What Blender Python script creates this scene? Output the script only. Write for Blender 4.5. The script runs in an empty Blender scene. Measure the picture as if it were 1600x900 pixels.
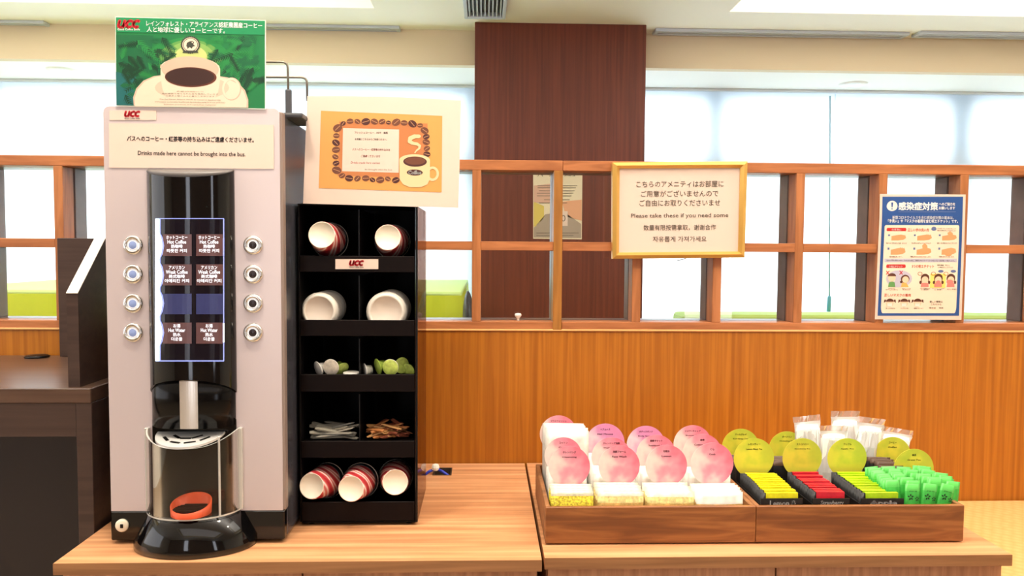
import bpy, bmesh, math, random
from mathutils import Vector, Matrix
random.seed(7)
S = bpy.context.scene
COL = S.collection
rad = math.radians

# ------------------------------------------------------------------ camera
CAM = Vector((0, 0, 1.43))
FPX = 1200.0
YAW, PITCH, ROLL = rad(1.9446), rad(2.958), rad(0.376)
def _axes():
    f = Vector((math.sin(YAW) * math.cos(PITCH), math.cos(YAW) * math.cos(PITCH), -math.sin(PITCH)))
    r = Vector((math.cos(YAW), -math.sin(YAW), 0)); u = r.cross(f)
    return math.cos(ROLL) * r + math.sin(ROLL) * u, -math.sin(ROLL) * r + math.cos(ROLL) * u, f
AR, AU, AF = _axes()
cd = bpy.data.cameras.new('camera'); cam = bpy.data.objects.new('camera', cd); COL.objects.link(cam)
cd.sensor_width = 36; cd.lens = FPX / 1600 * 36; cd.clip_start = 0.02
m3 = Matrix((AR, AU, -AF)).transposed()
cam.matrix_world = Matrix.Translation(CAM) @ m3.to_4x4()
S.camera = cam
# measuring helpers: where a sight line of the photograph meets a known plane of the room (metres)
def ray(x, y): return (x - 800) / FPX * AR - (y - 450) / FPX * AU + AF
def UY(x, y, Y): d = ray(x, y); return CAM + d * (Y / d.y)
def UZ(x, y, Z): d = ray(x, y); return CAM + d * ((Z - CAM.z) / d.z)
def pt(x, y, Y):
    if callable(Y):
        yy = Y(x, y)
        return UY(x, y, yy)
    return UY(x, y, Y)

# ------------------------------------------------------------------ view, world, lights
S.view_settings.view_transform = 'Standard'; S.view_settings.look = 'None'
S.view_settings.gamma = 1; S.view_settings.use_curve_mapping = False
S.view_settings.exposure = 0.07
S.cycles.use_denoising = True
S.cycles.max_bounces = 8; S.cycles.transparent_max_bounces = 12
S.cycles.sample_clamp_indirect = 6
W = bpy.data.worlds.new('daylight'); S.world = W; W.use_nodes = True
W.node_tree.nodes['Background'].inputs[0].default_value = (0.85, 0.925, 1.0, 1)
W.node_tree.nodes['Background'].inputs[1].default_value = 7.5
CEIL = 2.47
def area(name, loc, size, energy, col, rot=(0, 0, 0), sy=None, spread=180, shape=None):
    l = bpy.data.lights.new(name, 'AREA'); l.energy = energy; l.color = col; l.size = size
    l.shape = shape or ('RECTANGLE' if sy else 'DISK')
    if sy: l.size_y = sy
    l.spread = rad(spread)
    o = bpy.data.objects.new(name, l); COL.objects.link(o); o.location = loc; o.rotation_euler = rot
    return o
WARM = (1.0, 0.93, 0.83); NEUT = (1.0, 0.94, 0.93); COOL = (0.86, 0.90, 1.0); SPOT = (1.0, 0.88, 0.72)
area('coffer_light', (1.9, 2.3, CEIL + 0.24), 2.4, 48, WARM, sy=2.2)
area('coffer_light', (-1.9, 2.2, CEIL + 0.24), 2.6, 48, WARM, sy=2.0)
area('coffer_light', (0, -0.9, CEIL + 0.20), 3.2, 20, NEUT, sy=1.6)
for lx in (-0.50, 0.32, 1.15):
    area('downlight', (lx, 1.15, CEIL - 0.03), 0.12, 4.5, SPOT, spread=120)
area('daylight_from_side_window', (-3.85, 0.2, 1.6), 1.6, 30, COOL, (0, rad(-90), 0), sy=2.6)
area('added_ceiling_fill', (0, 1.3, 2.12), 4.5, 62, NEUT, (rad(180), 0, 0), sy=.35)  # added lamp out of view, only there to brighten the ceiling
for lx in (-1.5, 2.1):
    area('added_rear_streak_light', (lx, -2.95, 1.4), 0.45, 14, COOL, (rad(90), 0, 0), sy=1.9)  # added cool strip lamps, unseen, for vertical streaks reflected in the black column

# ------------------------------------------------------------------ materials
def lin(c):
    c = [v / 255 for v in c]
    return tuple((v / 12.92 if v <= 0.04045 else ((v + 0.055) / 1.055) ** 2.4) for v in c) + (1,)
MATS = {}
def base(name):
    m = bpy.data.materials.new(name); m.use_nodes = True
    nt = m.node_tree; return m, nt, nt.nodes['Principled BSDF']
def mat(name, c, rough=0.5, metal=0.0, coat=0.0, spec=0.5, emit=None, es=0, var=0.0, vs=30):
    if name in MATS: return MATS[name]
    m, nt, b = base(name)
    b.inputs['Base Color'].default_value = lin(c); b.inputs['Roughness'].default_value = rough
    b.inputs['Metallic'].default_value = metal; b.inputs['Coat Weight'].default_value = coat
    b.inputs['Specular IOR Level'].default_value = spec
    if emit: b.inputs['Emission Color'].default_value = lin(emit); b.inputs['Emission Strength'].default_value = es
    if var:
        tc = nt.nodes.new('ShaderNodeTexCoord'); n = nt.nodes.new('ShaderNodeTexNoise'); r = nt.nodes.new('ShaderNodeValToRGB')
        n.inputs['Scale'].default_value = vs; n.inputs['Detail'].default_value = 4
        lo = lin([max(0, v * (1 - var)) for v in c]); hi = lin([min(255, v * (1 + var)) for v in c])
        r.color_ramp.elements[0].position = .35; r.color_ramp.elements[1].position = .65
        r.color_ramp.elements[0].color = lo; r.color_ramp.elements[1].color = hi
        nt.links.new(tc.outputs['Object'], n.inputs['Vector']); nt.links.new(n.outputs['Fac'], r.inputs[0]); nt.links.new(r.outputs[0], b.inputs['Base Color'])
    MATS[name] = m; return m
def wood(name, c1, c2, scale, rough=0.45, detail=6, bump=0.0, c3=None, spec=0.4, dist=0.6):
    """scale = (sx, sy, sz): a small number along the grain, large ones across it"""
    m, nt, b = base(name); N = nt.nodes; L = nt.links
    tc = N.new('ShaderNodeTexCoord'); mp = N.new('ShaderNodeMapping'); mp.inputs['Scale'].default_value = scale
    n = N.new('ShaderNodeTexNoise'); n.inputs['Scale'].default_value = 1; n.inputs['Detail'].default_value = detail; n.inputs['Distortion'].default_value = dist
    r = N.new('ShaderNodeValToRGB'); e = r.color_ramp.elements
    e[0].position = .34; e[0].color = lin(c1); e[1].position = .66; e[1].color = lin(c2)
    if c3: q = e.new(.5); q.color = lin(c3)
    L.new(tc.outputs['Object'], mp.inputs[0]); L.new(mp.outputs[0], n.inputs['Vector']); L.new(n.outputs['Fac'], r.inputs[0]); L.new(r.outputs[0], b.inputs['Base Color'])
    b.inputs['Roughness'].default_value = rough; b.inputs['Specular IOR Level'].default_value = spec
    if bump:
        bp = N.new('ShaderNodeBump'); bp.inputs['Strength'].default_value = bump; bp.inputs['Distance'].default_value = .002
        L.new(n.outputs['Fac'], bp.inputs['Height']); L.new(bp.outputs[0], b.inputs['Normal'])
    MATS[name] = m; return m
def clear(name, tint=(1, 1, 1), gloss=0.08, rough=0.02, frost=0.0, frost_c=(1, 1, 1)):
    m = bpy.data.materials.new(name); m.use_nodes = True; nt = m.node_tree; N = nt.nodes; L = nt.links; N.clear()
    out = N.new('ShaderNodeOutputMaterial'); t = N.new('ShaderNodeBsdfTransparent'); g = N.new('ShaderNodeBsdfGlossy'); mx = N.new('ShaderNodeMixShader')
    t.inputs[0].default_value = (*tint, 1); g.inputs['Roughness'].default_value = rough
    lw = N.new('ShaderNodeLayerWeight'); lw.inputs[0].default_value = 0.25
    ml = N.new('ShaderNodeMath'); ml.operation = 'MULTIPLY_ADD'; ml.inputs[1].default_value = .6; ml.inputs[2].default_value = gloss
    L.new(lw.outputs['Fresnel'], ml.inputs[0]); L.new(ml.outputs[0], mx.inputs[0]); L.new(g.outputs[0], mx.inputs[2])
    if frost:
        d = N.new('ShaderNodeBsdfDiffuse'); d.inputs[0].default_value = (*frost_c, 1); m2 = N.new('ShaderNodeMixShader'); m2.inputs[0].default_value = frost
        L.new(t.outputs[0], m2.inputs[1]); L.new(d.outputs[0], m2.inputs[2]); L.new(m2.outputs[0], mx.inputs[1])
    else: L.new(t.outputs[0], mx.inputs[1])
    L.new(mx.outputs[0], out.inputs[0]); MATS[name] = m; return m

WALLW = wood('oak_veneer_wall', (160, 92, 17), (187, 115, 29), (95, 95, 2.2), .42, c3=(173, 103, 22))
LATT = wood('lattice_wood', (158, 95, 54), (192, 122, 74), (6, 60, 60), .4)
LATV = wood('lattice_post_wood', (158, 97, 54), (190, 122, 74), (60, 60, 5), .4)
LATO = wood('seam_post_wood', (150, 98, 40), (176, 118, 52), (60, 60, 5), .4)
COLW = wood('mahogany_veneer', (92, 40, 26), (114, 52, 34), (60, 60, 1.6), .38)
TOPW = wood('walnut_stripe_laminate', (188, 130, 88), (226, 172, 124), (2.2, 52, 60), .36, c3=(208, 150, 104), dist=.3)
EDGW = wood('laminate_edge', (140, 96, 60), (168, 118, 76), (4, 60, 90), .45)
DOORW = wood('cabinet_door_laminate', (158, 108, 76), (190, 138, 102), (70, 70, 5), .45)
TRAYW = wood('acacia_tray_wood', (116, 68, 34), (160, 102, 54), (5, 40, 46), .45, c3=(138, 84, 42), dist=1.2)
TRAYI = wood('acacia_tray_inside', (120, 76, 44), (164, 112, 70), (5, 30, 46), .5)
DESKW = wood('dark_desk_laminate', (64, 48, 42), (78, 60, 52), (3, 40, 60), .32)
DESKT = wood('dark_desk_top', (84, 62, 50), (98, 74, 60), (3, 40, 60), .28)
CREAM = mat('cream_paint', (249, 246, 234), .8)
COFF = mat('coffer_painted_glow', (252, 236, 186), .8)  # warm cove glow put into the colour of the coffer sides
REARP = mat('rear_wall_paint', (150, 128, 108), .8)
WHITE = mat('white_paint', (244, 244, 240), .8)
BULK = mat('beige_bulkhead_paint', (222, 206, 176), .8)
FLOORM = mat('floor_carpet', (190, 168, 140), .9, var=.10, vs=60)
PAPER = mat('white_paper', (236, 226, 214), .5)
PAPERW = mat('cream_paper', (226, 203, 187), .45)
INK = mat('black_ink', (30, 26, 26), .6)
INKG = mat('brown_grey_ink', (110, 98, 84), .6)
INKR = mat('red_ink', (186, 26, 40), .6)
INKW = mat('white_ink', (250, 250, 248), .6)
PLATE = mat('silver_pink_panel', (214, 200, 200), .34, metal=.25)
TRIMG = mat('taupe_trim', (150, 132, 122), .4, metal=.2)
SIDEG = mat('dark_grey_side', (62, 62, 68), .25)
BLKG = mat('gloss_black', (8, 7, 8), .07, coat=.15, spec=.4)
BLK = mat('satin_black', (12, 10, 10), .35, spec=.3)
BLKM = mat('soft_black', (9, 6, 6), .5, spec=.12)
CHROME = mat('chrome', (225, 222, 216), .12, metal=1)
STEEL = mat('brushed_steel', (205, 200, 195), .28, metal=1)
GOLD = mat('gold_frame', (222, 176, 92), .3, metal=.55)
GLASS = clear('window_glass', (.97, .985, .98), .03)
ACRYL = clear('clear_acrylic', (.95, .94, .92), .015)
SMOKE = clear('smoked_acrylic', (.68, .54, .50), .02)
SLEEVE = clear('clear_sleeve', (.98, .98, .98), .05, frost=.35)

# ------------------------------------------------------------------ mesh builder
_tx = {}
def text2d(body, bold=0.0, shear=0.0, spacing=1.0):
    k = (body, bold, shear, spacing)
    if k in _tx: return _tx[k]
    c = bpy.data.curves.new('t', 'FONT'); c.body = body; c.offset = bold; c.shear = shear; c.space_character = spacing
    c.resolution_u = 2; c.align_x = 'CENTER'; c.align_y = 'CENTER'
    o = bpy.data.objects.new('t', c); COL.objects.link(o); bpy.context.view_layer.update()
    me = bpy.data.meshes.new_from_object(o.evaluated_get(bpy.context.evaluated_depsgraph_get()))
    v = [(p.co.x, p.co.y) for p in me.vertices]; f = [tuple(p.vertices) for p in me.polygons]
    bpy.data.objects.remove(o); bpy.data.curves.remove(c); bpy.data.meshes.remove(me)
    xs = [p[0] for p in v] or [0, 1]; ys = [p[1] for p in v] or [0, 1]
    cx, cy = (min(xs) + max(xs)) / 2, (min(ys) + max(ys)) / 2
    _tx[k] = ([(x - cx, y - cy) for x, y in v], f, max(xs) - min(xs), max(ys) - min(ys)); return _tx[k]

class B:
    def __init__(s): s.bm = bmesh.new(); s.mats = []
    def mi(s, m):
        if m not in s.mats: s.mats.append(m)
        return s.mats.index(m)
    def face(s, pts, m, smooth=False):
        f = s.bm.faces.new([s.bm.verts.new(p) for p in pts]); f.material_index = s.mi(m); f.smooth = smooth; return f
    def add(s, other, m, smooth=False):
        i = s.mi(m); vm = {}
        for v in other.verts: vm[v] = s.bm.verts.new(v.co)
        for f in other.faces:
            try: g = s.bm.faces.new([vm[v] for v in f.verts])
            except ValueError: continue
            g.material_index = i; g.smooth = smooth
        other.free()
    def box(s, x0, x1, y0, y1, z0, z1, m, bev=0.0, seg=1, rot=None):
        t = bmesh.new(); bmesh.ops.create_cube(t, size=1)
        c = Vector(((x0 + x1) / 2, (y0 + y1) / 2, (z0 + z1) / 2))
        for v in t.verts: v.co = Vector((v.co.x * (x1 - x0), v.co.y * (y1 - y0), v.co.z * (z1 - z0)))
        if bev: bmesh.ops.bevel(t, geom=t.edges[:], offset=bev, segments=seg, affect='EDGES', profile=.6)
        for v in t.verts: v.co = (rot @ v.co if rot else v.co) + c
        s.add(t, m); return s
    def prism(s, pts, d, m, smooth=False):
        """a polygon (3-D points) pushed back by the vector d"""
        d = Vector(d); a = [s.bm.verts.new(p) for p in pts]; b = [s.bm.verts.new(Vector(p) + d) for p in pts]; i = s.mi(m)
        fs = [s.bm.faces.new(a), s.bm.faces.new(b[::-1])]
        n = len(a)
        for k in range(n): fs.append(s.bm.faces.new((a[k], b[k], b[(k + 1) % n], a[(k + 1) % n])))
        for f in fs: f.material_index = i; f.smooth = smooth
        return s
    def rings(s, rs, m, closed=True, cap=True, smooth=True, loop=False):
        i = s.mi(m); V = [[s.bm.verts.new(p) for p in r] for r in rs]; n = len(rs[0])
        for a, b in zip(V, V[1:] + ([V[0]] if loop else [])):
            for k in range(n if closed else n - 1):
                f = s.bm.faces.new((a[k], a[(k + 1) % n], b[(k + 1) % n], b[k])); f.material_index = i; f.smooth = smooth
        if cap and closed:
            for r in (V[0][::-1], V[-1]):
                f = s.bm.faces.new(r); f.material_index = i
        return s
    def lathe(s, prof, m, o=(0, 0, 0), axis='Z', n=32, smooth=True, cap=True, ax=None):
        """prof: (radius, distance along the axis)"""
        o = Vector(o); ax = Vector(ax).normalized() if ax else Vector({'X': (1, 0, 0), 'Y': (0, 1, 0), 'Z': (0, 0, 1)}[axis])
        u = ax.orthogonal().normalized(); v = ax.cross(u)
        rs = [[o + ax * h + (u * math.cos(2 * math.pi * k / n) + v * math.sin(2 * math.pi * k / n)) * max(r, 1e-5) for k in range(n)] for r, h in prof]
        return s.rings(rs, m, True, cap, smooth)
    def tube(s, pts, r, m, n=8, cap=True):
        pts = [Vector(p) for p in pts]; rs = []; u = None
        for k, p in enumerate(pts):
            t = (pts[min(k + 1, len(pts) - 1)] - pts[max(k - 1, 0)]).normalized()
            u = (t.orthogonal() if u is None else u - t * u.dot(t)).normalized(); v = t.cross(u)
            rr = r[k] if isinstance(r, (list, tuple)) else r
            rs.append([p + (u * math.cos(2 * math.pi * q / n) + v * math.sin(2 * math.pi * q / n)) * rr for q in range(n)])
        return s.rings(rs, m, True, cap)
    # --- flat print measured on the photograph, lying on the plane (or sheet) Y
    def poly(s, px, Y, m): s.face([pt(x, y, Y) for x, y in px], m); return s
    def rect(s, x0, y0, x1, y1, Y, m, n=1):
        for k in range(n):
            a, b = y0 + (y1 - y0) * k / n, y0 + (y1 - y0) * (k + 1) / n
            s.poly([(x0, a), (x1, a), (x1, b), (x0, b)], Y, m)
        return s
    def ell(s, cx, cy, rx, ry, Y, m, rot=0, n=28, a0=0, a1=360):
        c, q = math.cos(rad(rot)), math.sin(rad(rot)); P = []
        full = a1 - a0 >= 360
        for k in range(n if full else n + 1):
            t = rad(a0 + (a1 - a0) * k / n); x, y = rx * math.cos(t), ry * math.sin(t)
            P.append((cx + c * x - q * y, cy + q * x + c * y))
        return s.poly(P, Y, m)
    def ring2(s, cx, cy, rx, ry, w, Y, m, n=28, a0=0, a1=360):
        for k in range(n):
            t0, t1 = rad(a0 + (a1 - a0) * k / n), rad(a0 + (a1 - a0) * (k + 1) / n)
            s.poly([(cx + (rx + d) * math.cos(t), cy + (ry + d) * math.sin(t)) for t, d in ((t0, 0), (t1, 0), (t1, -w), (t0, -w))], Y, m)
        return s
    def line(s, P, w, Y, m):
        for (x0, y0), (x1, y1) in zip(P, P[1:]):
            L = math.hypot(x1 - x0, y1 - y0) or 1; nx, ny = -(y1 - y0) / L * w / 2, (x1 - x0) / L * w / 2
            s.poly([(x0 + nx, y0 + ny), (x1 + nx, y1 + ny), (x1 - nx, y1 - ny), (x0 - nx, y0 - ny)], Y, m)
        return s
    def _put(s, v, f, i, fn, bold):
        for dx, dy in ([(0, 0)] if not bold else [(-bold, 0), (bold, 0), (0, bold), (0, -bold)]):
            V = [s.bm.verts.new(fn(x + dx, y + dy)) for x, y in v]
            for g in f:
                try: fc = s.bm.faces.new([V[k] for k in g]); fc.material_index = i
                except ValueError: pass
    def text(s, body, cx, cy, Y, m, w=None, h=None, rot=0, bold=0.0, shear=0.0, spacing=1.0):
        v, f, tw, th = text2d(body, 0, shear, spacing)
        sx = (w / tw) if w else h / th; sy = (h / th) if h else sx
        c, q = math.cos(rad(rot)), math.sin(rad(rot))
        s._put(v, f, s.mi(m), lambda x, y: pt(cx + c * x * sx + q * y * sy, cy + q * x * sx - c * y * sy, Y), bold); return s
    def text3(s, body, o, ux, uz, m, w, h=None, bold=0.0, shear=0.0):
        """text of width w metres laid from the centre o along ux, upward uz"""
        v, f, tw, th = text2d(body, 0, shear); sx = w / tw; sy = h / th if h else sx
        o, ux, uz = Vector(o), Vector(ux), Vector(uz)
        s._put(v, f, s.mi(m), lambda x, y: o + ux * x * sx + uz * y * sy, bold); return s
    def done(s, name, parent=None, label=None, cat=None, group=None, kind=None, at=None, norm=True):
        if norm: bmesh.ops.recalc_face_normals(s.bm, faces=s.bm.faces[:])
        off = Vector((0, 0, 0)); p = parent
        while p is not None: off += p.location; p = p.parent
        if at is not None: off += Vector(at)
        if off.length: bmesh.ops.translate(s.bm, vec=-off, verts=s.bm.verts[:])
        me = bpy.data.meshes.new(name); s.bm.to_mesh(me); s.bm.free()
        for m in s.mats: me.materials.append(m)
        o = bpy.data.objects.new(name, me); COL.objects.link(o)
        if parent is not None: o.parent = parent
        if at is not None: o.location = at
        tag(o, label, cat, group, kind); return o
def tag(o, label=None, cat=None, group=None, kind=None):
    for k, v in (('label', label), ('category', cat), ('group', group), ('kind', kind)):
        if v: o[k] = v
    return o
def thing(name, loc, label, cat, group=None):
    o = bpy.data.objects.new(name, None); COL.objects.link(o); o.location = loc; o.empty_display_size = .05
    return tag(o, label, cat, group)
def dup(root, loc, rot=None, label=None, group=None):
    r = root.copy(); COL.objects.link(r); r.location = loc
    if rot is not None: r.rotation_euler = rot
    if label: r['label'] = label
    if group: r['group'] = group
    for ch in list(root.children):
        c = ch.copy(); COL.objects.link(c); c.parent = r
        for g in ch.children:
            d = g.copy(); COL.objects.link(d); d.parent = c
    return r
def struct(b, name): return b.done(name, kind='structure')
def xz(px, py, Y): p = UY(px, py, Y); return p.x, p.z

# ================================================================== ROOM SHELL
WY = 2.05          # front of the wood wall and the lattice
LB = WY + .12      # back of the lattice
BY = 3.74          # bulkhead
GY = 4.20          # window blinds
SOF = 2.305
XL, XR, YB = -4.0, 4.0, -3.0
b = B(); b.box(XL, XR, YB, GY + .2, -.1, 0, FLOORM); struct(b, 'floor')
# ceiling with three recessed coffers
cr_x0 = UZ(1137, 21, CEIL).x; cr_y1 = UZ(1300, 21, CEIL).y
cl_x1 = UZ(584, 12, CEIL).x; cl_y1 = UZ(300, 8, CEIL).y
holes = [(cr_x0, 3.4, 1.1, cr_y1), (-3.4, cl_x1, 1.1, cl_y1), (-1.7, 1.7, -1.8, 0.0)]
b = B()
xs = sorted({XL, XR, *[h[0] for h in holes], *[h[1] for h in holes]}); ys = sorted({YB, BY, *[h[2] for h in holes], *[h[3] for h in holes]})
for x0, x1 in zip(xs, xs[1:]):
    for y0, y1 in zip(ys, ys[1:]):
        cx, cy = (x0 + x1) / 2, (y0 + y1) / 2
        if any(h[0] < cx < h[1] and h[2] < cy < h[3] for h in holes): continue
        b.box(x0, x1, y0, y1, CEIL, CEIL + .12, CREAM)
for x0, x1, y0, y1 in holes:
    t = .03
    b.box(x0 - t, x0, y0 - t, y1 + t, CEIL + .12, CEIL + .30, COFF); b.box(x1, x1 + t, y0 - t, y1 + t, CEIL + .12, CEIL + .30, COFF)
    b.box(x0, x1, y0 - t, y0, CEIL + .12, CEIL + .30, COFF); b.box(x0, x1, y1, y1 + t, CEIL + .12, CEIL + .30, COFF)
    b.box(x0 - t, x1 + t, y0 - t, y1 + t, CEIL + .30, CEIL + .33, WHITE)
struct(b, 'ceiling')
b = B(); b.box(XL, XR, BY, BY + .05, SOF, CEIL + .1, BULK); struct(b, 'trim_1')                 # bulkhead
b = B(); b.box(XL, XR, BY + .05, GY + .25, SOF, SOF + .06, WHITE); struct(b, 'ceiling_soffit')
b = B(); b.box(XL - .1, XL, YB, GY + .2, 0, CEIL + .1, CREAM); struct(b, 'wall_left')
b = B(); b.box(XR, XR + .1, YB, GY + .2, 0, CEIL + .1, CREAM); struct(b, 'wall_right')
b = B(); b.box(XL, XR, YB - .1, YB, 0, CEIL + .1, REARP); struct(b, 'wall_rear')
zb = UY(700, 515, WY).z; zb2 = UY(740, 502.5, WY).z
ztop = UY(740, 249.5, WY).z; ztop2 = UY(740, 265.5, WY).z; zm0, zm1 = UY(740, 391, WY).z, UY(740, 377, WY).z
b = B(); b.box(XL, XR, WY, LB, 0, zb, WALLW); struct(b, 'wall_panel')
b = B(); b.box(XL, XR, WY - .004, WY, zb - .003, zb + .002, mat('pale_edge_strip', (232, 176, 108), .4), .001); struct(b, 'trim_2')
# far window wall: sill wall, frames, panes
FR = mat('window_frame_blue_tint', (70, 160, 205), .5)  # frame coloured blue so the light bands in the blinds turn cyan
OUT = GY + .07
b = B(); b.box(XL, XR, GY + .06, GY + .25, 0, .75, CREAM); struct(b, 'wall_far')
for k, (x0, x1) in enumerate(((XL, -1.35), (-1.35, 1.25), (1.25, XR))):
    w = B()
    w.box(x0, x1, OUT, OUT + .05, .75, .82, FR); w.box(x0, x1, OUT, OUT + .05, SOF - .06, SOF + .1, FR)
    w.box(x0, x0 + .05, OUT, OUT + .05, .82, SOF - .06, FR); w.box(x1 - .05, x1, OUT, OUT + .05, .82, SOF - .06, FR)
    xc = (x0 + x1) / 2; w.box(xc - .07, xc + .07, OUT, OUT + .05, .82, SOF - .06, FR)
    w.box(x0, x1, OUT, OUT + .05, 1.84, 1.93, FR)
    root = w.done('window_%d' % (k + 1), kind='structure')
    g = B(); g.box(x0 + .05, x1 - .05, OUT + .02, OUT + .026, .82, SOF - .06, GLASS); g.done('pane', root)

# mahogany column, in front of the bulkhead
CY = 3.60
c0, c1 = UY(742, 36, CY).x, UY(1008.5, 150, CY).x
b = B(); b.box(c0, c1, CY, CY + .10, 0, CEIL, COLW, .002); b.done('column', None, 'dark reddish brown wood clad column rising to the ceiling behind the lattice', 'column')

# roller blinds in front of the windows
m = bpy.data.materials.new('blind_fabric'); m.use_nodes = True; nt = m.node_tree; nt.nodes.clear()
o_ = nt.nodes.new('ShaderNodeOutputMaterial'); tr = nt.nodes.new('ShaderNodeBsdfTranslucent'); di = nt.nodes.new('ShaderNodeBsdfDiffuse'); mx = nt.nodes.new('ShaderNodeMixShader')
tr.inputs[0].default_value = (.93, .95, .96, 1); di.inputs[0].default_value = (.9, .92, .93, 1); mx.inputs[0].default_value = .3
nt.links.new(tr.outputs[0], mx.inputs[1]); nt.links.new(di.outputs[0], mx.inputs[2]); nt.links.new(mx.outputs[0], o_.inputs[0])
BLIND = m
xs_ = UY(1301, 300, GY).x
RAIL = mat('blind_rail', (225, 232, 238), .5)
for x0, x1, lab in ((XL + .05, c0 - .01, 'white roller blind glowing with daylight, left of the dark column'),
                    (c0 + .02, xs_ - .0012, 'white roller blind glowing with daylight, directly right of the dark column'),
                    (xs_ + .0012, XR - .05, 'white roller blind glowing with daylight, at the far right beyond the pull cord')):
    r = thing('roller_blind', ((x0 + x1) / 2, GY, .95), lab, 'blind', 'roller blinds on the far windows')
    q = B(); q.box(x0, x1, GY, GY + .002, .95, SOF - .012, BLIND); q.done('fabric', r)
    q = B(); q.box(x0, x1, GY - .01, GY + .012, .925, .95, RAIL, .003); q.done('bottom_rail', r)
    q = B(); q.box(x0, x1, GY - .02, GY + .03, SOF - .014, SOF, RAIL, .003); q.done('head_rail', r)
    if x1 == XR - .05:
        CORD = mat('cord_blue_grey', (150, 190, 205), .5)
        p0, p1 = UY(1297, 150, GY - .03), UY(1296, 462, GY - .03)
        q = B(); q.tube([p0, p1], .004, CORD, 6); q.done('pull_cord', r)
        p2 = UY(1294.5, 487, GY - .03); q = B(); q.tube([p1, p1 + (p2 - p1) * .1, p2], [.006, .011, .012], mat('cord_weight_teal', (90, 160, 185), .4), 8); q.done('cord_weight', r)

# ---------------------------------------------------------------- ceiling fittings
VENT = mat('vent_grey', (196, 204, 214), .5); VSLOT = mat('vent_slot_grey', (140, 152, 170), .6)
def slot_vent(pa, pb, pc, label):
    A, Bp, Cp = (UZ(*p, CEIL) for p in (pa, pb, pc)); y0 = min(A.y, Bp.y); y1 = max(Cp.y, y0 + .08)
    r = thing('air_vent', ((A.x + Bp.x) / 2, y0, CEIL - .014), label, 'vent', 'linear slot vents in the ceiling')
    x0, x1 = A.x, Bp.x
    q = B()
    for a, c, d, e in ((x0, x1, y0, y0 + .018), (x0, x1, y1 - .018, y1), (x0, x0 + .02, y0 + .018, y1 - .018), (x1 - .02, x1, y0 + .018, y1 - .018)):
        q.box(a, c, d, e, CEIL - .014, CEIL, VENT, .002)
    q.done('frame', r)
    q = B(); q.box(x0 + .02, x1 - .02, y0 + .018, y1 - .018, CEIL - .004, CEIL - .001, VSLOT); q.done('backing', r)
    q = B(); q.box(x0 + .02, x1 - .02, (y0 + y1) / 2 - .008, (y0 + y1) / 2 + .008, CEIL - .012, CEIL - .005, VENT, .001); q.done('slat', r)
slot_vent((1022, 47), (1422, 50), (1030, 36), 'long slot air vent in the ceiling just right of the dark column')
slot_vent((1434, 50), (1760, 53), (1445, 40), 'slot air vent in the ceiling at the far right of the photo')
slot_vent((330, 36), (624, 40), (330, 30), 'slot air vent in the ceiling behind the green coffee poster')
slot_vent((-220, 32), (68, 32), (-200, 22), 'slot air vent in the ceiling in the top left corner of the photo')
A = UZ(726, 19, CEIL); Bq = UZ(790, 19, CEIL)
r = thing('ceiling_grille', ((A.x + Bq.x) / 2, A.y - .15, CEIL - .03), 'square grey slatted grille on the ceiling above the dark column', 'vent')
q = B(); y0, y1 = A.y - .30, A.y
for a, c, d, e in ((A.x, Bq.x, y1 - .02, y1), (A.x, Bq.x, y0, y0 + .02), (A.x, A.x + .015, y0 + .02, y1 - .02), (Bq.x - .015, Bq.x, y0 + .02, y1 - .02)):
    q.box(a, c, d, e, CEIL - .03, CEIL, VENT, .002)
q.done('frame', r)
q = B(); q.box(A.x + .015, Bq.x - .015, y0 + .02, y1 - .02, CEIL - .004, CEIL - .001, mat('grille_dark', (110, 118, 128), .6)); q.done('backing', r)
for k in range(9):
    xx = A.x + .015 + (Bq.x - A.x - .03) * (k + .5) / 9
    q = B(); q.box(xx - .003, xx + .003, y0 + .02, y1 - .02, CEIL - .024, CEIL - .005, VENT); q.done('slat', r)
for px, py, lab in ((1333, 131, 'small round recessed downlight in the white soffit right of the column'), (97, 109, 'small round recessed downlight in the white soffit at the upper left')):
    P = UZ(px, py, SOF)
    r = thing('downlight', (P.x, P.y, SOF - .008), lab, 'ceiling light', 'recessed downlights in the soffit')
    q = B(); q.lathe([(.040, -.006), (.068, -.006), (.072, 0)], WHITE, (P.x, P.y, SOF), n=32, cap=False); q.done('trim_ring', r)
    q = B(); q.lathe([(.040, -.006), (.030, -.001), (.001, -.001)], STEEL, (P.x, P.y, SOF), n=24, cap=False); q.done('reflector', r)

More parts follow.
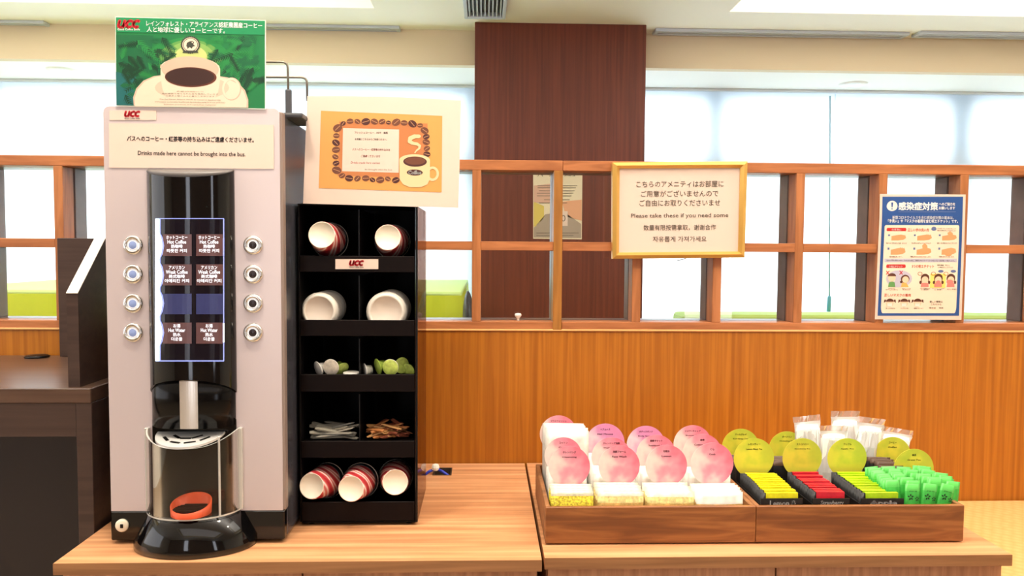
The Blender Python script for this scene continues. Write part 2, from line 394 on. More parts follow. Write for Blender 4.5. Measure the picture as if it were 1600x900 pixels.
# ---------------------------------------------------------------- lattice screens with glass
POSTS = [UY(x, 380, WY).x for x in (744.5, 871.5, 995.5, 1121.5, 1249, 1377.5, 1504)]
POSTS = [-1.336, -1.1155, -.897, -.680, -.462, -.244] + POSTS + [POSTS[-1] + .224 * k for k in (1, 2)]
hw = .0118
SEAM = POSTS[7]
LSIDE = mat('lattice_inner_face', (128, 108, 104), .3, var=.05, vs=20)
def lattice(x0, x1, posts, seam, label):
    r = thing('lattice_screen', ((x0 + x1) / 2, WY + .06, zb), label, 'screen', 'glazed lattice screens on the wood wall')
    for nm, z0, z1 in (('bottom_rail', zb, zb2), ('top_rail', ztop2, ztop)):
        q = B(); q.box(x0, x1, WY, WY + .054, z0, z1, LATT, .0012); q.box(x0, x1, WY + .062, LB, z0, z1, LSIDE, .0012); q.done(nm, r)
    edges = sorted(posts)
    q = B()
    bounds = [x0] + [p for p in edges] + [x1]
    for a, c in zip(bounds, bounds[1:]):
        if c - a < .05: continue
        a2 = a + (hw if a in edges else 0); c2 = c - (hw if c in edges else 0)
        q.box(a2, c2, WY, WY + .054, zm0, zm1, LATT, .001); q.box(a2, c2, WY + .062, LB, zm0, zm1, LATT, .001)
    q.done('middle_rail', r)
    for p in edges:
        mt = LATO if p == seam else LATV
        q = B(); lo = zb2 if p != seam else zb
        dy = -.004 if p == seam else 0
        q.box(p - hw, p + hw, WY + dy, WY + .054, lo, ztop2, mt, .0012); q.box(p - hw, p + hw, WY + .062, LB, lo, ztop2, LSIDE, .0012)
        q.done('post', r)
    q = B(); q.box(x0, x1, WY + .056, WY + .060, zb2, ztop2, GLASS); q.done('glass_pane', r)
    return r
lattice(XL + .01, SEAM + hw + .0002, [p for p in POSTS if p <= SEAM] + [-1.558, -1.78], SEAM, 'brown wooden glazed lattice screen behind the coffee machine, up to the seam post')
lattice(SEAM + hw + .0008, XR - .01, [p for p in POSTS if p > SEAM] + [POSTS[-1] + .224], None, 'brown wooden lattice screen with glass on the wall above the amenity trays')
KN = mat('white_knob', (240, 236, 226), .35)
for px, lab in ((809.5, 'small white knob on the lattice sill in front of the column'), (655, 'small white knob on the lattice sill beside the black coffee rack')):
    P = UY(px, 495, WY + .03)
    q = B(); q.lathe([(.004, 0), (.003, .004), (.004, .007), (.009, .013), (.0095, .017), (.007, .020), (.001, .021)], KN, (P.x, WY + .03, zb2), n=20)
    q.done('glass_clip', None, lab, 'clip', 'white clips on the lattice sill', at=(P.x, WY + .03, zb2))

# ---------------------------------------------------------------- lounge behind the lattice
LIME = mat('lime_green_cloth', (190, 205, 40), .7); LIMET = mat('pale_lime_cloth', (205, 235, 150), .7)
def lime_table(x0, x1, z, y0, y1, label):
    r = thing('draped_table', ((x0 + x1) / 2, (y0 + y1) / 2, 0), label, 'table', 'tables behind the lattice')
    q = B(); q.box(x0, x1, y0, y1, z - .02, z, LIMET, .008, 2); q.done('tabletop', r)
    # cloth skirt with soft folds
    rs = []
    for zz, fl in ((z - .015, 0), (z - .25, .02), (.01, .05)):
        ring = []; n = 64
        for k in range(n):
            t = k / n * 4; s_ = int(t); f_ = t - s_
            cx = [(x0, y0), (x1, y0), (x1, y1), (x0, y1), (x0, y0)]
            x = cx[s_][0] + (cx[s_ + 1][0] - cx[s_][0]) * f_; y = cx[s_][1] + (cx[s_ + 1][1] - cx[s_][1]) * f_
            w_ = fl * (1 + .4 * math.sin(k * 1.9)); x += w_ * (1 if x > (x0 + x1) / 2 else -1); y += w_ * (1 if y > (y0 + y1) / 2 else -1)
            ring.append((x, y, zz))
        rs.append(ring)
    q = B(); q.rings(rs, LIME, True, False); q.done('tablecloth_skirt', r)
lime_table(UY(560, 457, 2.96).x, UY(721, 457, 2.96).x, 1.262, 2.96, 4.08, 'tall table draped in lime green cloth behind the lattice, beside the black coffee rack')
lime_table(UY(-120, 456, 2.96).x, UY(150, 456, 2.96).x, 1.262, 2.96, 4.08, 'tall table draped in lime green cloth behind the lattice at the far left')
q = B(); q.box(1.0, 3.7, 3.86, 4.08, 0, 1.10, mat('moss_green_upholstery', (176, 196, 100), .7), .03, 3); q.done('bench', None, 'low moss green upholstered bench under the far window at the right', 'bench')
P = UY(727, 470, 2.75)
r = thing('bar_chair', (P.x, 2.75, 0), 'dark chair with a curved back beside the lime green draped table', 'chair')
DK = mat('dark_teal_plastic', (16, 20, 22), .5)
rs = []
for z_, w_, d_ in ((1.04, .10, .012), (1.10, .15, .020), (1.17, .17, .023), (1.225, .16, .018), (1.262, .12, .010), (1.275, .06, .003)):
    rs.append([(P.x + .012 + (1.2 - z_) * .05 + d_ * math.cos(t) , 2.75 + w_ * math.sin(t), z_) for t in [2 * math.pi * k / 20 for k in range(20)]])
q = B(); q.rings(rs, DK); q.done('backrest', r)
q = B(); q.lathe([(.02, 0), (.17, .005), (.18, .02), (.17, .035), (.02, .04)], DK, (P.x + .18, 2.75, .78), n=28); q.done('seat', r)
q = B(); q.tube([(P.x + .04, 2.75, .80), (P.x + .02, 2.75, .92), (P.x + .02, 2.75, 1.06)], .02, DK); q.done('back_support', r)
for sx in (-1, 1):
    for sy in (-1, 1):
        q = B(); q.tube([(P.x + .18 + sx * .09, 2.75 + sy * .09, .79), (P.x + .18 + sx * .16, 2.75 + sy * .16, 0)], .013, STEEL); q.done('leg', r)

# flyer taped to the column
FY = CY - .001
q = B(); q.prism([pt(x, y, FY) for x, y in ((833, 269), (910, 270), (909, 374), (833, 373))], (0, .0008, 0), mat('flyer_paper', (226, 212, 182), .6))
r = q.done('flyer', None, 'pastel paper flyer taped to the dark column, seen through the lattice glass', 'flyer')
q = B(); e = FY - .001
q.poly([(834, 315), (850, 322), (850, 340), (838, 354), (834, 354)], e, mat('flyer_yellow', (212, 190, 96), .6))
q.poly([(834, 356), (852, 335), (880, 330), (908, 350), (908, 372), (834, 371)], e, mat('flyer_grey', (164, 148, 132), .6))
q.poly([(878, 315), (909, 312), (909, 345), (884, 338)], e, mat('flyer_pink', (222, 164, 126), .6))
q.poly([(834, 290), (870, 286), (872, 318), (834, 316)], e - .0003, mat('flyer_rose', (212, 170, 148), .6))
q.rect(876, 330, 887, 353, e - .0006, PAPERW); q.done('print', r)
q = B(); e -= .001
q.text('ティータイム・メニュー', 872, 273, e, INK, w=66, bold=.02)
for yy, x0, x1 in ((290, 840, 902), (293.5, 840, 900), (298, 842, 898), (302, 839, 896), (306, 839, 893), (312, 850, 890), (317, 842, 886), (364, 838, 904), (368, 838, 896)):
    q.line([(x0, yy), (x1, yy)], .9, e, INKG)
q.ring2(880.5, 341, 3, 5, 1, e, INK, 14); q.done('lettering', r)

# ================================================================== COUNTERS
CT = .85
LX0, LX1, LYF = -.787, .1065, 1.400
RX0, RX1, RYF = .1125, 1.010, 1.409
def counter(x0, x1, yf, hole, doors, label, yback):
    r = thing('counter_cabinet', ((x0 + x1) / 2, (yf + yback) / 2, 0), label, 'cabinet', 'wood counter cabinets along the wall')
    q = B(); t = .021
    if hole:
        hx0, hx1, hy0, hy1 = hole
        for a, c, d, e in ((x0, hx0, yf + .002, yback), (hx1, x1, yf + .002, yback), (hx0, hx1, yf + .002, hy0), (hx0, hx1, hy1, yback)):
            q.box(a, c, d, e, CT - t, CT, TOPW)
    else: q.box(x0, x1, yf + .002, yback, CT - t, CT, TOPW)
    q.done('worktop', r)
    q = B(); q.box(x0, x1, yf, yf + .002, CT - t - .0005, CT, EDGW); q.done('front_edge', r)
    bz = CT - t - .006
    q = B()
    q.box(x0 + .006, x0 + .024, yf + .04, yback - .002, .06, bz, DOORW); q.box(x1 - .024, x1 - .006, yf + .04, yback - .002, .06, bz, DOORW)
    q.box(x0 + .024, x1 - .024, yback - .02, yback - .002, .06, bz, BLKM); q.box(x0 + .024, x1 - .024, yf + .04, yback - .02, .06, .08, DOORW)
    q.box(x0 + .024, x1 - .024, yf + .04, yf + .10, bz - .02, bz, BLKM); q.box(x0 + .02, x1 - .02, yf + .06, yback - .02, 0, .06, BLKM)
    q.box(x0 + .03, x1 - .03, yf + .06, yback - .03, bz, CT - t, BLKM)
    q.done('carcass', r)
    ed = [x0 + .006] + doors + [x1 - .006]
    for a, c in zip(ed, ed[1:]):
        q = B(); q.box(a + .0015, c - .0015, yf + .018, yf + .039, .065, bz, DOORW, .001); d = q.done('door', r)
        q = B(); xh = c - .05; q.tube([(xh, yf + .018, .62), (xh, yf - .004, .62), (xh, yf - .004, .50), (xh, yf + .018, .50)], .004, STEEL, 8); q.done('handle', d)
    return r
ha, hb = UZ(640, 743, CT), UZ(707, 731, CT)
HOLE = (-.135, hb.x, ha.y, hb.y)
counter(LX0, LX1, LYF, HOLE, [-.34], 'striped wood counter cabinet carrying the coffee machine and the black rack', 2.046)
counter(RX0, RX1, RYF, None, [UY(1218, 895, RYF).x], 'striped wood counter cabinet carrying the two amenity trays', 2.048)
# cable grommet and cables
r = thing('cable_grommet', ((HOLE[0] + HOLE[1]) / 2, HOLE[2], CT - .03), 'dark cable opening let into the worktop beside the black rack', 'cable port')
q = B()
g0, g1, g2, g3 = HOLE[0] + .0005, HOLE[1] - .0005, HOLE[2] + .0005, HOLE[3] - .0005
for a, c, d, e in ((g0, g1, g2, g2 + .003), (g0, g1, g3 - .003, g3), (g0, g0 + .003, g2 + .003, g3 - .003), (g1 - .003, g1, g2 + .003, g3 - .003)):
    q.box(a, c, d, e, CT - .03, CT + .001, mat('grommet_brown', (70, 54, 42), .5))
q.done('rim', r)
q = B(); q.box(g0, g1, g2, g3, CT - .034, CT - .030, BLKM); q.done('tray', r)
pc = UZ(681, 741, CT); BLUE = mat('blue_cable', (40, 60, 190), .35)
r = thing('network_cable', (pc.x, pc.y, CT - .03), 'bright blue cable with a white wrapped plug poking out of the cable opening', 'cable')
pk = Vector((pc.x, pc.y, CT + .012))
for sg in (-1, 1):
    q = B(); q.tube([pk + Vector((sg * .006, 0, 0)), pk + Vector((sg * .018, -.002, -.005)), pk + Vector((sg * .032, -.006, -.014)), pk + Vector((sg * .040, -.004, -.03)), pk + Vector((sg * .040, 0, -.040))], .0038, BLUE, 8); q.done('cable_strand', r)
q = B(); q.lathe([(.004, 0), (.009, .003), (.0105, .009), (.008, .016), (.003, .018)], mat('white_wrap', (242, 238, 226), .6), pk + Vector((-.001, 0, -.003)), n=9, smooth=False); q.done('plug', r)

# tan table beyond the counters, at the right
TANW = mat('tan_woven_top', (226, 172, 104), .5)
nt = TANW.node_tree; bs = nt.nodes['Principled BSDF']; tc = nt.nodes.new('ShaderNodeTexCoord'); mp = nt.nodes.new('ShaderNodeMapping')
mp.inputs['Scale'].default_value = (46, 46, 46); mp.inputs['Rotation'].default_value = (0, 0, rad(35))
ch = nt.nodes.new('ShaderNodeTexVoronoi'); ch.inputs['Scale'].default_value = 1; ch.inputs['Randomness'].default_value = .25
rp = nt.nodes.new('ShaderNodeValToRGB'); rp.color_ramp.elements[0].color = lin((232, 184, 120)); rp.color_ramp.elements[1].color = lin((214, 152, 82))
nt.links.new(tc.outputs['Object'], mp.inputs[0]); nt.links.new(mp.outputs[0], ch.inputs['Vector']); nt.links.new(ch.outputs['Distance'], rp.inputs[0]); nt.links.new(rp.outputs[0], bs.inputs['Base Color'])
r = thing('side_table', (1.6, 1.7, 0), 'tan woven topped low table against the wood wall at the far right', 'table')
q = B(); q.box(1.03, 2.4, 1.25, 2.046, .715, .742, TANW, .003); q.done('tabletop', r)
for x in (1.06, 2.34):
    for y in (1.29, 1.99):
        q = B(); q.box(x, x + .04, y, y + .04, 0, .715, DOORW, .002); q.done('leg', r)

# ================================================================== DARK BOOTH DESK AT THE LEFT
ZD = UY(50, 555, WY).z; DYF = 1.570
dx1 = UZ(142, 607, ZD).x
DXL = -2.1
r = thing('booth_desk', ((DXL + dx1) / 2, 1.8, 0), 'dark brown booth desk with a raised side divider left of the coffee machine', 'desk')
zt = UY(100, 630, DYF).z; za = UY(100, 683, DYF).z
xin = UY(120, 750, DYF).x
q = B(); q.box(DXL, dx1, DYF, WY - .004, zt, ZD, DESKT, .0015); q.done('desktop', r)
q = B(); q.box(xin, dx1, DYF + .002, WY - .004, 0, zt, DESKW, .001); q.done('leg_panel', r)
q = B(); q.box(DXL, DXL + .03, DYF + .002, WY - .004, 0, zt, DESKW, .001); q.done('leg_panel', r)
q = B(); q.box(DXL + .03, xin, DYF + .003, DYF + .022, za, zt, DESKW, .001); q.done('apron', r)
q = B(); q.box(DXL + .03, xin, WY - .03, WY - .006, 0, zt, mat('desk_inner_dark', (46, 36, 34), .5)); q.done('back_panel', r)
# divider: upright panel with a sloped upper edge, its ceiling light reflection painted pale
pa = UZ(125, 605, ZD); pf = UZ(107, 605, ZD)
dy0 = pa.y; x1d = pa.x; x0d = pf.x
yhi = WY - .03; yk = dy0 / .93; zlo = UY(116, 459, dy0).z; zk = UY(152, 372.5, yk).z
q = B(); pr = [(x0d, dy0, ZD), (x0d, dy0, zlo), (x0d, yk, zk), (x0d, yhi, zk), (x0d, yhi, ZD)]
q.prism(pr, (x1d - x0d, 0, 0), DESKW); dv = q.done('side_divider', r)
q = B(); nrm = Vector((0, -(zk - zlo), yk - dy0)).normalized() * .0015
q.prism([Vector(p) + nrm * .4 for p in ((x0d, dy0, zlo), (x1d, dy0, zlo), (x1d, yk, zk), (x0d, yk, zk))], nrm, mat('painted_edge_sheen', (236, 226, 210), .35)); q.done('edge_sheen', dv, 'painted pale sheen on the sloped edge')
xb0 = UY(90, 450, yhi).x
q = B(); q.box(xb0, x1d + .05, WY - .028, WY - .006, ZD, UY(100, 372, yhi).z, DESKW, .001); q.done('backboard', r)
P = UZ(63, 557, ZD); P.y = 2.012
q = B(); q.lathe([(.028, 0), (.030, .003), (.024, .006), (.001, .0065)], BLK, (P.x, P.y, ZD), n=28)
q.done('cable_cap', r)

# ================================================================== COFFEE MACHINE
MY = 1.493                       # face of the panel
mx0, mx1 = UY(165.5, 400, MY).x, UY(438.5, 400, MY).x
mzt = UY(300, 167.5, MY).z; mzb = UY(300, 798, MY).z
MC = UY(302, 500, MY).x          # centre line of the front
r = MACH = thing('coffee_machine', ((mx0 + mx1) / 2, 1.72, CT), 'tall silver and black coffee vending machine on the left counter', 'coffee machine')
MD = MY + .40
q = B()   # body
q.box(mx0 + .004, mx1 + .004, MY + .016, MD, CT + .008, mzt - .01, SIDEG, .004, 2); q.done('body', r)
q = B(); q.box(mx0 + .002, mx1 + .0055, MY + .002, MY + .022, mzb, mzt - .006, TRIMG, .003, 2); q.done('side_trim', r)
# front plate with rounded upper corners
R_ = .012; P = []
for cx, sg in ((mx0 + R_, -1), (mx1 - R_, 1)):
    arc = [(cx + sg * R_ * math.cos(a), MY, mzt - R_ + R_ * math.sin(a)) for a in [rad(v) for v in range(0, 91, 15)]]
    P += arc if sg < 0 else arc[::-1]
P = [(mx0, MY, mzb)] + P + [(mx1, MY, mzb)]
q = B(); q.prism(P, (0, .014, 0), PLATE); q.done('front_panel', r)
q = B(); q.box(mx0 - .001, mx1 + .003, MY - .001, MY + .03, CT + .007, mzb - .0005, BLKG, .002); bb = q.done('base_band', r)
for x in (mx0 + .03, mx1 - .03):
    for y in (MY + .03, MD - .04):
        q = B(); q.lathe([(.012, 0), (.014, .002), (.014, .008)], BLK, (x, y, CT), n=16); q.done('foot', r)
# lock
P = UY(192, 820, MY); q = B(); q.lathe([(.0125, 0), (.0125, .004), (.010, .006), (.0001, .006)], mat('lock_ivory', (238, 230, 205), .35), (P.x, MY - .001, P.z), ax=(0, -1, 0), n=28); lk = q.done('lock', r)
q = B(); q.box(P.x - .002, P.x + .004, MY - .0085, MY - .0068, P.z - .004, P.z + .004, BLK, .0008); q.done('keyhole', lk)

def ellz(a, bb, cx, z, y0=MY, n=40, t0=0, t1=180):
    return [(cx + a * math.cos(rad(t0 + (t1 - t0) * k / n)), y0 - bb * math.sin(rad(t0 + (t1 - t0) * k / n)), z(math.cos(rad(t0 + (t1 - t0) * k / n))) if callable(z) else z) for k in range(n + 1)]
ca, cb = .0815, .046
zc_t = UY(302, 276, MY - cb).z; zc_te = UY(302, 264.5, MY).z
zar_e = UY(302, 613, MY).z; zar_c = UY(300, 594, MY - cb).z
arch = lambda c: zar_e + (zar_c - zar_e) * math.sqrt(max(0, 1 - c * c))
crown = lambda c: zc_te - .001 + (zc_t - zc_te) * math.sqrt(max(0, 1 - c * c))
q = B(); q.rings([ellz(ca, cb, MC, arch), ellz(ca, cb, MC, crown)], BLKG, True, False)
q.face(ellz(ca, cb, MC, arch), BLKG); q.done('column_housing', r)
q = B(); q.rings([ellz(ca, cb, MC, crown), ellz(ca * .99, .002, MC, zc_te)], mat('housing_cap_grey', (104, 98, 94), .4), True, True); q.done('housing_cap', r)
# lower nozzle housing
la, lb = .079, .041
zl = UY(300, 671, MY - lb).z
q = B(); q.rings([ellz(la, lb, MC, zl), ellz(la, lb, MC, zar_c + .012)], mat('nozzle_black', (8, 7, 7), .16, spec=.18), True, True); nz = q.done('nozzle_housing', r)
q = B()
def on_ell(a, bb, px0, px1, z0, z1, n, mtl, out=.0012):
    x0 = UY(px0, 630, MY - bb).x; x1 = UY(px1, 630, MY - bb).x
    f = lambda x: MY - (bb + out) * math.sqrt(max(0, 1 - ((x - MC) / (a + out)) ** 2))
    rs = [[(x0 + (x1 - x0) * k / n, f(x0 + (x1 - x0) * k / n), z) for z in (z0, z1)] for k in range(n + 1)]
    for s0, s1 in zip(rs, rs[1:]): q.face([s0[0], s1[0], s1[1], s0[1]], mtl, True)
on_ell(la, lb, 281, 309, zl + .001, zar_c - .001, 8, mat('bright_chrome', (238, 232, 222), .22, metal=.75))
q.done('chrome_strip', nz, 'chrome strip')
# niche behind the cup shield, black glossy back
zsh = UY(300, 800, MY).z
q = B(); q.box(MC - .080, MC + .080, MY - .003, MY, zsh, zl + .01, BLKG); q.done('niche_panel', r)
# drip base
sk_t = UY(300, 812, MY - .07).z
q = B()
q.rings([ellz(.116, .082, MC, CT + .001), ellz(.116, .083, MC, CT + .012), ellz(.083, .068, MC, sk_t), ellz(.078, .064, MC, sk_t + .001)], BLKG, True, True); db = q.done('drip_base', r)
zg = sk_t + .0015
ORC = mat('orange_drip_cup', (222, 84, 40), .45); dcx, dcy = MC + .006, MY - .040
def cupring(rd, z0, zr): return [(dcx + rd * math.cos(2 * math.pi * k / 36), dcy + rd * math.sin(2 * math.pi * k / 36), zg + z0 + zr * (1 + math.sin(2 * math.pi * k / 36)) / 2) for k in range(36)]
q = B(); q.rings([cupring(.036, 0, 0), cupring(.037, .011, .019), cupring(.0345, .011, .019), cupring(.0335, .003, 0), cupring(.001, .003, 0)], ORC, True, False); q.done('drip_cup', db, 'orange drip cup')
q = B()
for k in range(-5, 5):
    yy = k * .0062; w = math.sqrt(max(0, .0325 ** 2 - yy ** 2))
    q.box(dcx - w, dcx + w, dcy + yy - .0017, dcy + yy + .0017, zg + .0075, zg + .0100, BLKM)
for k in (-2, -1, 0, 1, 2):
    w = math.sqrt(.0325 ** 2 - (k * .011) ** 2); q.box(dcx + k * .011 - .0016, dcx + k * .011 + .0016, dcy - w, dcy + min(w, .022), zg + .006, zg + .0085, BLKM)
q.done('drip_grid', db)
# clear shield
sa, sb = .0885, .072
zsb = sk_t - .002; zst = UY(300, 702, MY - sb).z; zste = UY(302, 667, MY).z
topz = lambda c: zst + (zste - zst) * (abs(c) ** 3)
q = B(); q.rings([ellz(sa, sb, MC, zsb), ellz(sa, sb, MC, topz)], ACRYL, False, False)
q.rings([ellz(sa - .003, sb - .003, MC, zsb), ellz(sa - .003, sb - .003, MC, topz)], ACRYL, False, False)
sh = q.done('cup_shield', r, norm=False)
EDGEA = clear('acrylic_edge', (.95, .93, .88), .25, .1, frost=.55, frost_c=(.95, .93, .86))
q = B(); q.rings([ellz(sa, sb, MC, topz), ellz(sa - .003, sb - .003, MC, topz)], EDGEA, False, False); q.rings([ellz(sa + .001, sb + .001, MC, zsb + .003), ellz(sa + .001, sb + .001, MC, zsb)], EDGEA, False, False)
for sg in (-1, 1): q.box(MC + sg * sa - .004, MC + sg * sa + .004, MY - .010, MY - .0005, zsb, zste, EDGEA, .001)
q.box(MC + sa * .72 - .002, MC + sa * .72 + .002, MY - sb * .74, MY - sb * .70, zsb, zste - .006, EDGEA, .001)
q.done('shield_edge', sh)
# folding cup grate
ga, gb = .064, .066; GX = MC - .004
zg0, zg1 = UY(290, 674, MY - .006).z, UY(290, 699, MY - .006 - gb).z
gz = lambda y: zg0 + (zg1 - zg0) * (MY - .006 - y) / gb
GRT = mat('grate_silver', (206, 204, 200), .35, metal=.2)
q = B(); q.prism([(x, y, gz(y)) for x, y, _ in ellz(ga, gb, GX, 0, MY - .006)], (0, 0, -.004), GRT)
gr = q.done('cup_grate', r, 'silver slotted cup grate')
for row, cnt, dist in ((0, 3, .030), (1, 4, .048)):
    for k in range(cnt):
        t_ = rad(90 + (k - (cnt - 1) / 2) * (40 if row == 0 else 33)); cx, cy = GX + dist * math.cos(t_), MY - .006 - dist * math.sin(t_)
        ux, uy = -math.sin(t_), -math.cos(t_); P4 = []
        for a, c_ in ((-1, -1), (1, -1), (1, 1), (-1, 1)):
            x = cx + ux * .0105 * a - uy * .003 * c_; y = cy + uy * .0105 * a + ux * .003 * c_; P4.append((x, y, gz(y) + .0003))
        q = B(); q.face(P4, BLK); q.done('grate_slot', gr)
# display
def disp_y(out):
    def f(px, py):
        Y = MY - cb
        for _ in range(8):
            X = UY(px, py, Y).x; Y = MY - (cb + out) * math.sqrt(max(.02, 1 - ((X - MC) / (ca + out)) ** 2))
        return Y
    return f
def curved_rect(q, x0, y0, x1, y1, out, mtl, n=8):
    f = disp_y(out)
    for k in range(n):
        a, c = x0 + (x1 - x0) * k / n, x0 + (x1 - x0) * (k + 1) / n
        q.face([pt(a, y0, f), pt(c, y0, f), pt(c, y1, f), pt(a, y1, f)], mtl, True)
DSP = mat('display_glass', (20, 16, 26), .08, spec=.4)
q = B(); curved_rect(q, 242, 341, 351, 565, .002, DSP, 14); ds = q.done('display', r)
GLOW = mat('backlight_strip', (225, 235, 255), .4, emit=(205, 222, 255), es=2.2)
GLOW2 = mat('backlight_halo', (150, 165, 235), .4, emit=(120, 140, 235), es=.55)
q = B(); curved_rect(q, 242.5, 342, 249, 564, .0026, GLOW, 3); curved_rect(q, 249, 342, 251, 564, .0025, GLOW2, 2)
for yy in (384, 430, 474, 520):
    q.poly([(249, yy - 20), (252.5, yy - 9), (253.5, yy), (252.5, yy + 9), (249, yy + 20)], disp_y(.0029), GLOW); q.poly([(249, yy - 24), (254.5, yy - 12), (256.5, yy), (254.5, yy + 12), (249, yy + 24)], disp_y(.0028), GLOW2)
curved_rect(q, 348.2, 372, 350.5, 400, .0026, GLOW2, 1); curved_rect(q, 348.2, 505, 350.5, 535, .0026, GLOW, 1); curved_rect(q, 348.6, 342, 350.4, 564, .0024, GLOW2, 1)
curved_rect(q, 243, 341, 350, 342, .0026, GLOW2, 8); curved_rect(q, 243, 563, 350, 564.8, .0026, GLOW2, 8)
q.done('backlight', ds, 'glowing bluish white edge light')
TAG = mat('menu_tag_brown', (92, 62, 62), .3, emit=(120, 84, 90), es=.10); TAGB = mat('menu_tag_blue', (48, 52, 96), .3, emit=(60, 70, 130), es=.14)
TXT = mat('lit_white_ink', (245, 245, 250), .5, emit=(235, 238, 250), es=.55)
ROWS = ((366, 400, ('ホットコーヒー', 'Hot Coffee', '热咖啡', '따뜻한 커피')), (413, 446, ('アメリカン', 'Weak Coffee', '美式咖啡', '아메리칸 커피')),
        (459, 491, None), (504, 537, ('お湯', 'Hot Water', '热水', '더운물')))
for y0, y1, tx in ROWS:
    for x0, x1 in ((254, 299.5), (306.5, 348)):
        q = B(); curved_rect(q, x0, y0, x1, y1, .0027, TAG if tx else TAGB, 6); tg = q.done('menu_tag', ds)
        if tx:
            q = B(); f = disp_y(.0033); ws = {'ホットコーヒー': 33, 'Hot Coffee': 29, '热咖啡': 18, '따뜻한 커피': 31, 'アメリカン': 25, 'Weak Coffee': 34, '美式咖啡': 25, '아메리칸 커피': 38, 'お湯': 11, 'Hot Water': 26, '热水': 12, '더운물': 17}
            for k, t_ in enumerate(tx): q.text(t_, (x0 + x1) / 2 - .5, y0 + 5 + k * 6.9, f, TXT, w=ws[t_], h=5.6, bold=.022)
            q.done('lettering', tg)
# buttons
LENS_L = mat('lit_button_lens', (140, 156, 200), .3, emit=(150, 185, 255), es=.12); LENS_D = mat('dark_button_lens', (48, 40, 44), .2); RINGW = mat('button_ring_light', (240, 240, 240), .4, emit=(240, 240, 250), es=.35)
for px, lens in ((209, LENS_L), (396, LENS_D)):
    for py in (383, 428.5, 474, 519.5):
        P = UY(px, py, MY)
        q = B(); q.lathe([(.0185, 0), (.0185, .0035), (.0165, .006), (.0115, .006), (.0105, .003)], CHROME, (P.x, MY, P.z), ax=(0, -1, 0), n=36, cap=False); bt = q.done('push_button', r)
        q = B(); q.lathe([(.0105, .003), (.0100, .0048), (.0075, .0048)], RINGW, (P.x, MY, P.z), ax=(0, -1, 0), n=32, cap=False); q.done('light_ring', bt)
        q = B(); q.lathe([(.0075, .0048), (.006, .0056), (.0001, .0058)], lens, (P.x, MY, P.z), ax=(0, -1, 0), n=28, cap=False); q.done('lens', bt)
# logo lettering
LOGOR = mat('logo_red', (196, 22, 38), .5)
def logo(q, cx, cy, w, Y, tagline=True):
    q.text('ucc', cx, cy, Y, LOGOR, w=w, h=w * .36, bold=.045, shear=.25, spacing=.9)
    if tagline: q.text('Good Coffee Smile', cx, cy + w * .29, Y, INK, w=w * 1.0, h=w * .10, bold=.01)
q = B(); q.prism([pt(x, y, MY - .0012) for x, y in ((170.5, 172.5), (244, 172.5), (244, 187.5), (171, 187.5))], (0, .0011, 0), PAPERW); nm = q.done('name_plate', r)
q = B(); logo(q, 206.5, 178, 24, MY - .0018); q.done('lettering', nm)
# laminated notice stuck to the panel
NY = MY - .0016
q = B(); q.prism([pt(x, y, NY) for x, y in ((170, 192.5), (427.5, 195), (428, 264), (170.5, 262))], (0, .0006, 0), PAPERW)
n_ = q.done('notice', None, 'white laminated notice about drinks and the bus, stuck across the top of the coffee machine', 'notice')
q = B(); q.text('バスへのコーヒー・紅茶等の持ち込みはご遠慮くださいませ。', 297.5, 217.5, NY - .0004, INK, w=198, h=8.2, rot=.7, bold=.03)
q.text('Drinks made here cannot be brought into the bus.', 299.5, 241, NY - .0004, INK, w=168, h=8.5, rot=.8, bold=.014); q.done('lettering', n_)

# ------------------------------------------------------------------ wire sign holder on the machine and the two posters
WIRE = mat('wire_grey', (120, 112, 100), .3, metal=.8)
zmt = mzt - .01
r = thing('wire_sign_holder', (mx1 + .004, MY + .12, zmt), 'bent grey wire sign holder standing on top of the coffee machine', 'sign holder')
def wire(P, rr=.0022, nm='wire'):
    q = B(); pts = []
    for k, p in enumerate(P):
        p = Vector(p)
        if 0 < k < len(P) - 1:
            a, c = (Vector(P[k - 1]) - p).normalized(), (Vector(P[k + 1]) - p).normalized()
            for t in range(5): u = t / 4; pts.append((p + a * .012) * (1 - u) ** 2 + p * 2 * u * (1 - u) + (p + c * .012) * u ** 2)
        else: pts.append(p)
    q.tube(pts, rr, WIRE, 8); q.done(nm, r)
YW = MY + .055
wire([UY(330, 96, YW), UY(449.5, 97, YW), (UY(451, 180, YW).x, YW, zmt)])
YW2 = MY + .095
wire([UY(335, 120, YW2), UY(479.5, 121, YW2), (UY(480, 158, YW2).x, YW2, UY(480, 158, YW2).z)])
wire([UY(340, 120, YW2), (UY(340, 172, YW2).x, YW2, zmt)]); wire([UY(334, 96, YW), (UY(334, 172, YW).x, YW, zmt)])
q = B(); x_ = UY(451, 160, YW).x; q.box(x_ - .006, x_ + .006, YW - .005, YW + .005, zmt, UY(450, 140, YW).z, mat('clip_grey', (70, 70, 74), .4), .003, 2); q.done('clip', r, 'dark grey clip')
q = B(); q.box(x_ - .012, x_ + .03, YW - .012, YW + .10, zmt, zmt + .010, mat('clip_grey', (70, 70, 74), .4), .004, 2); q.done('base_bar', r)

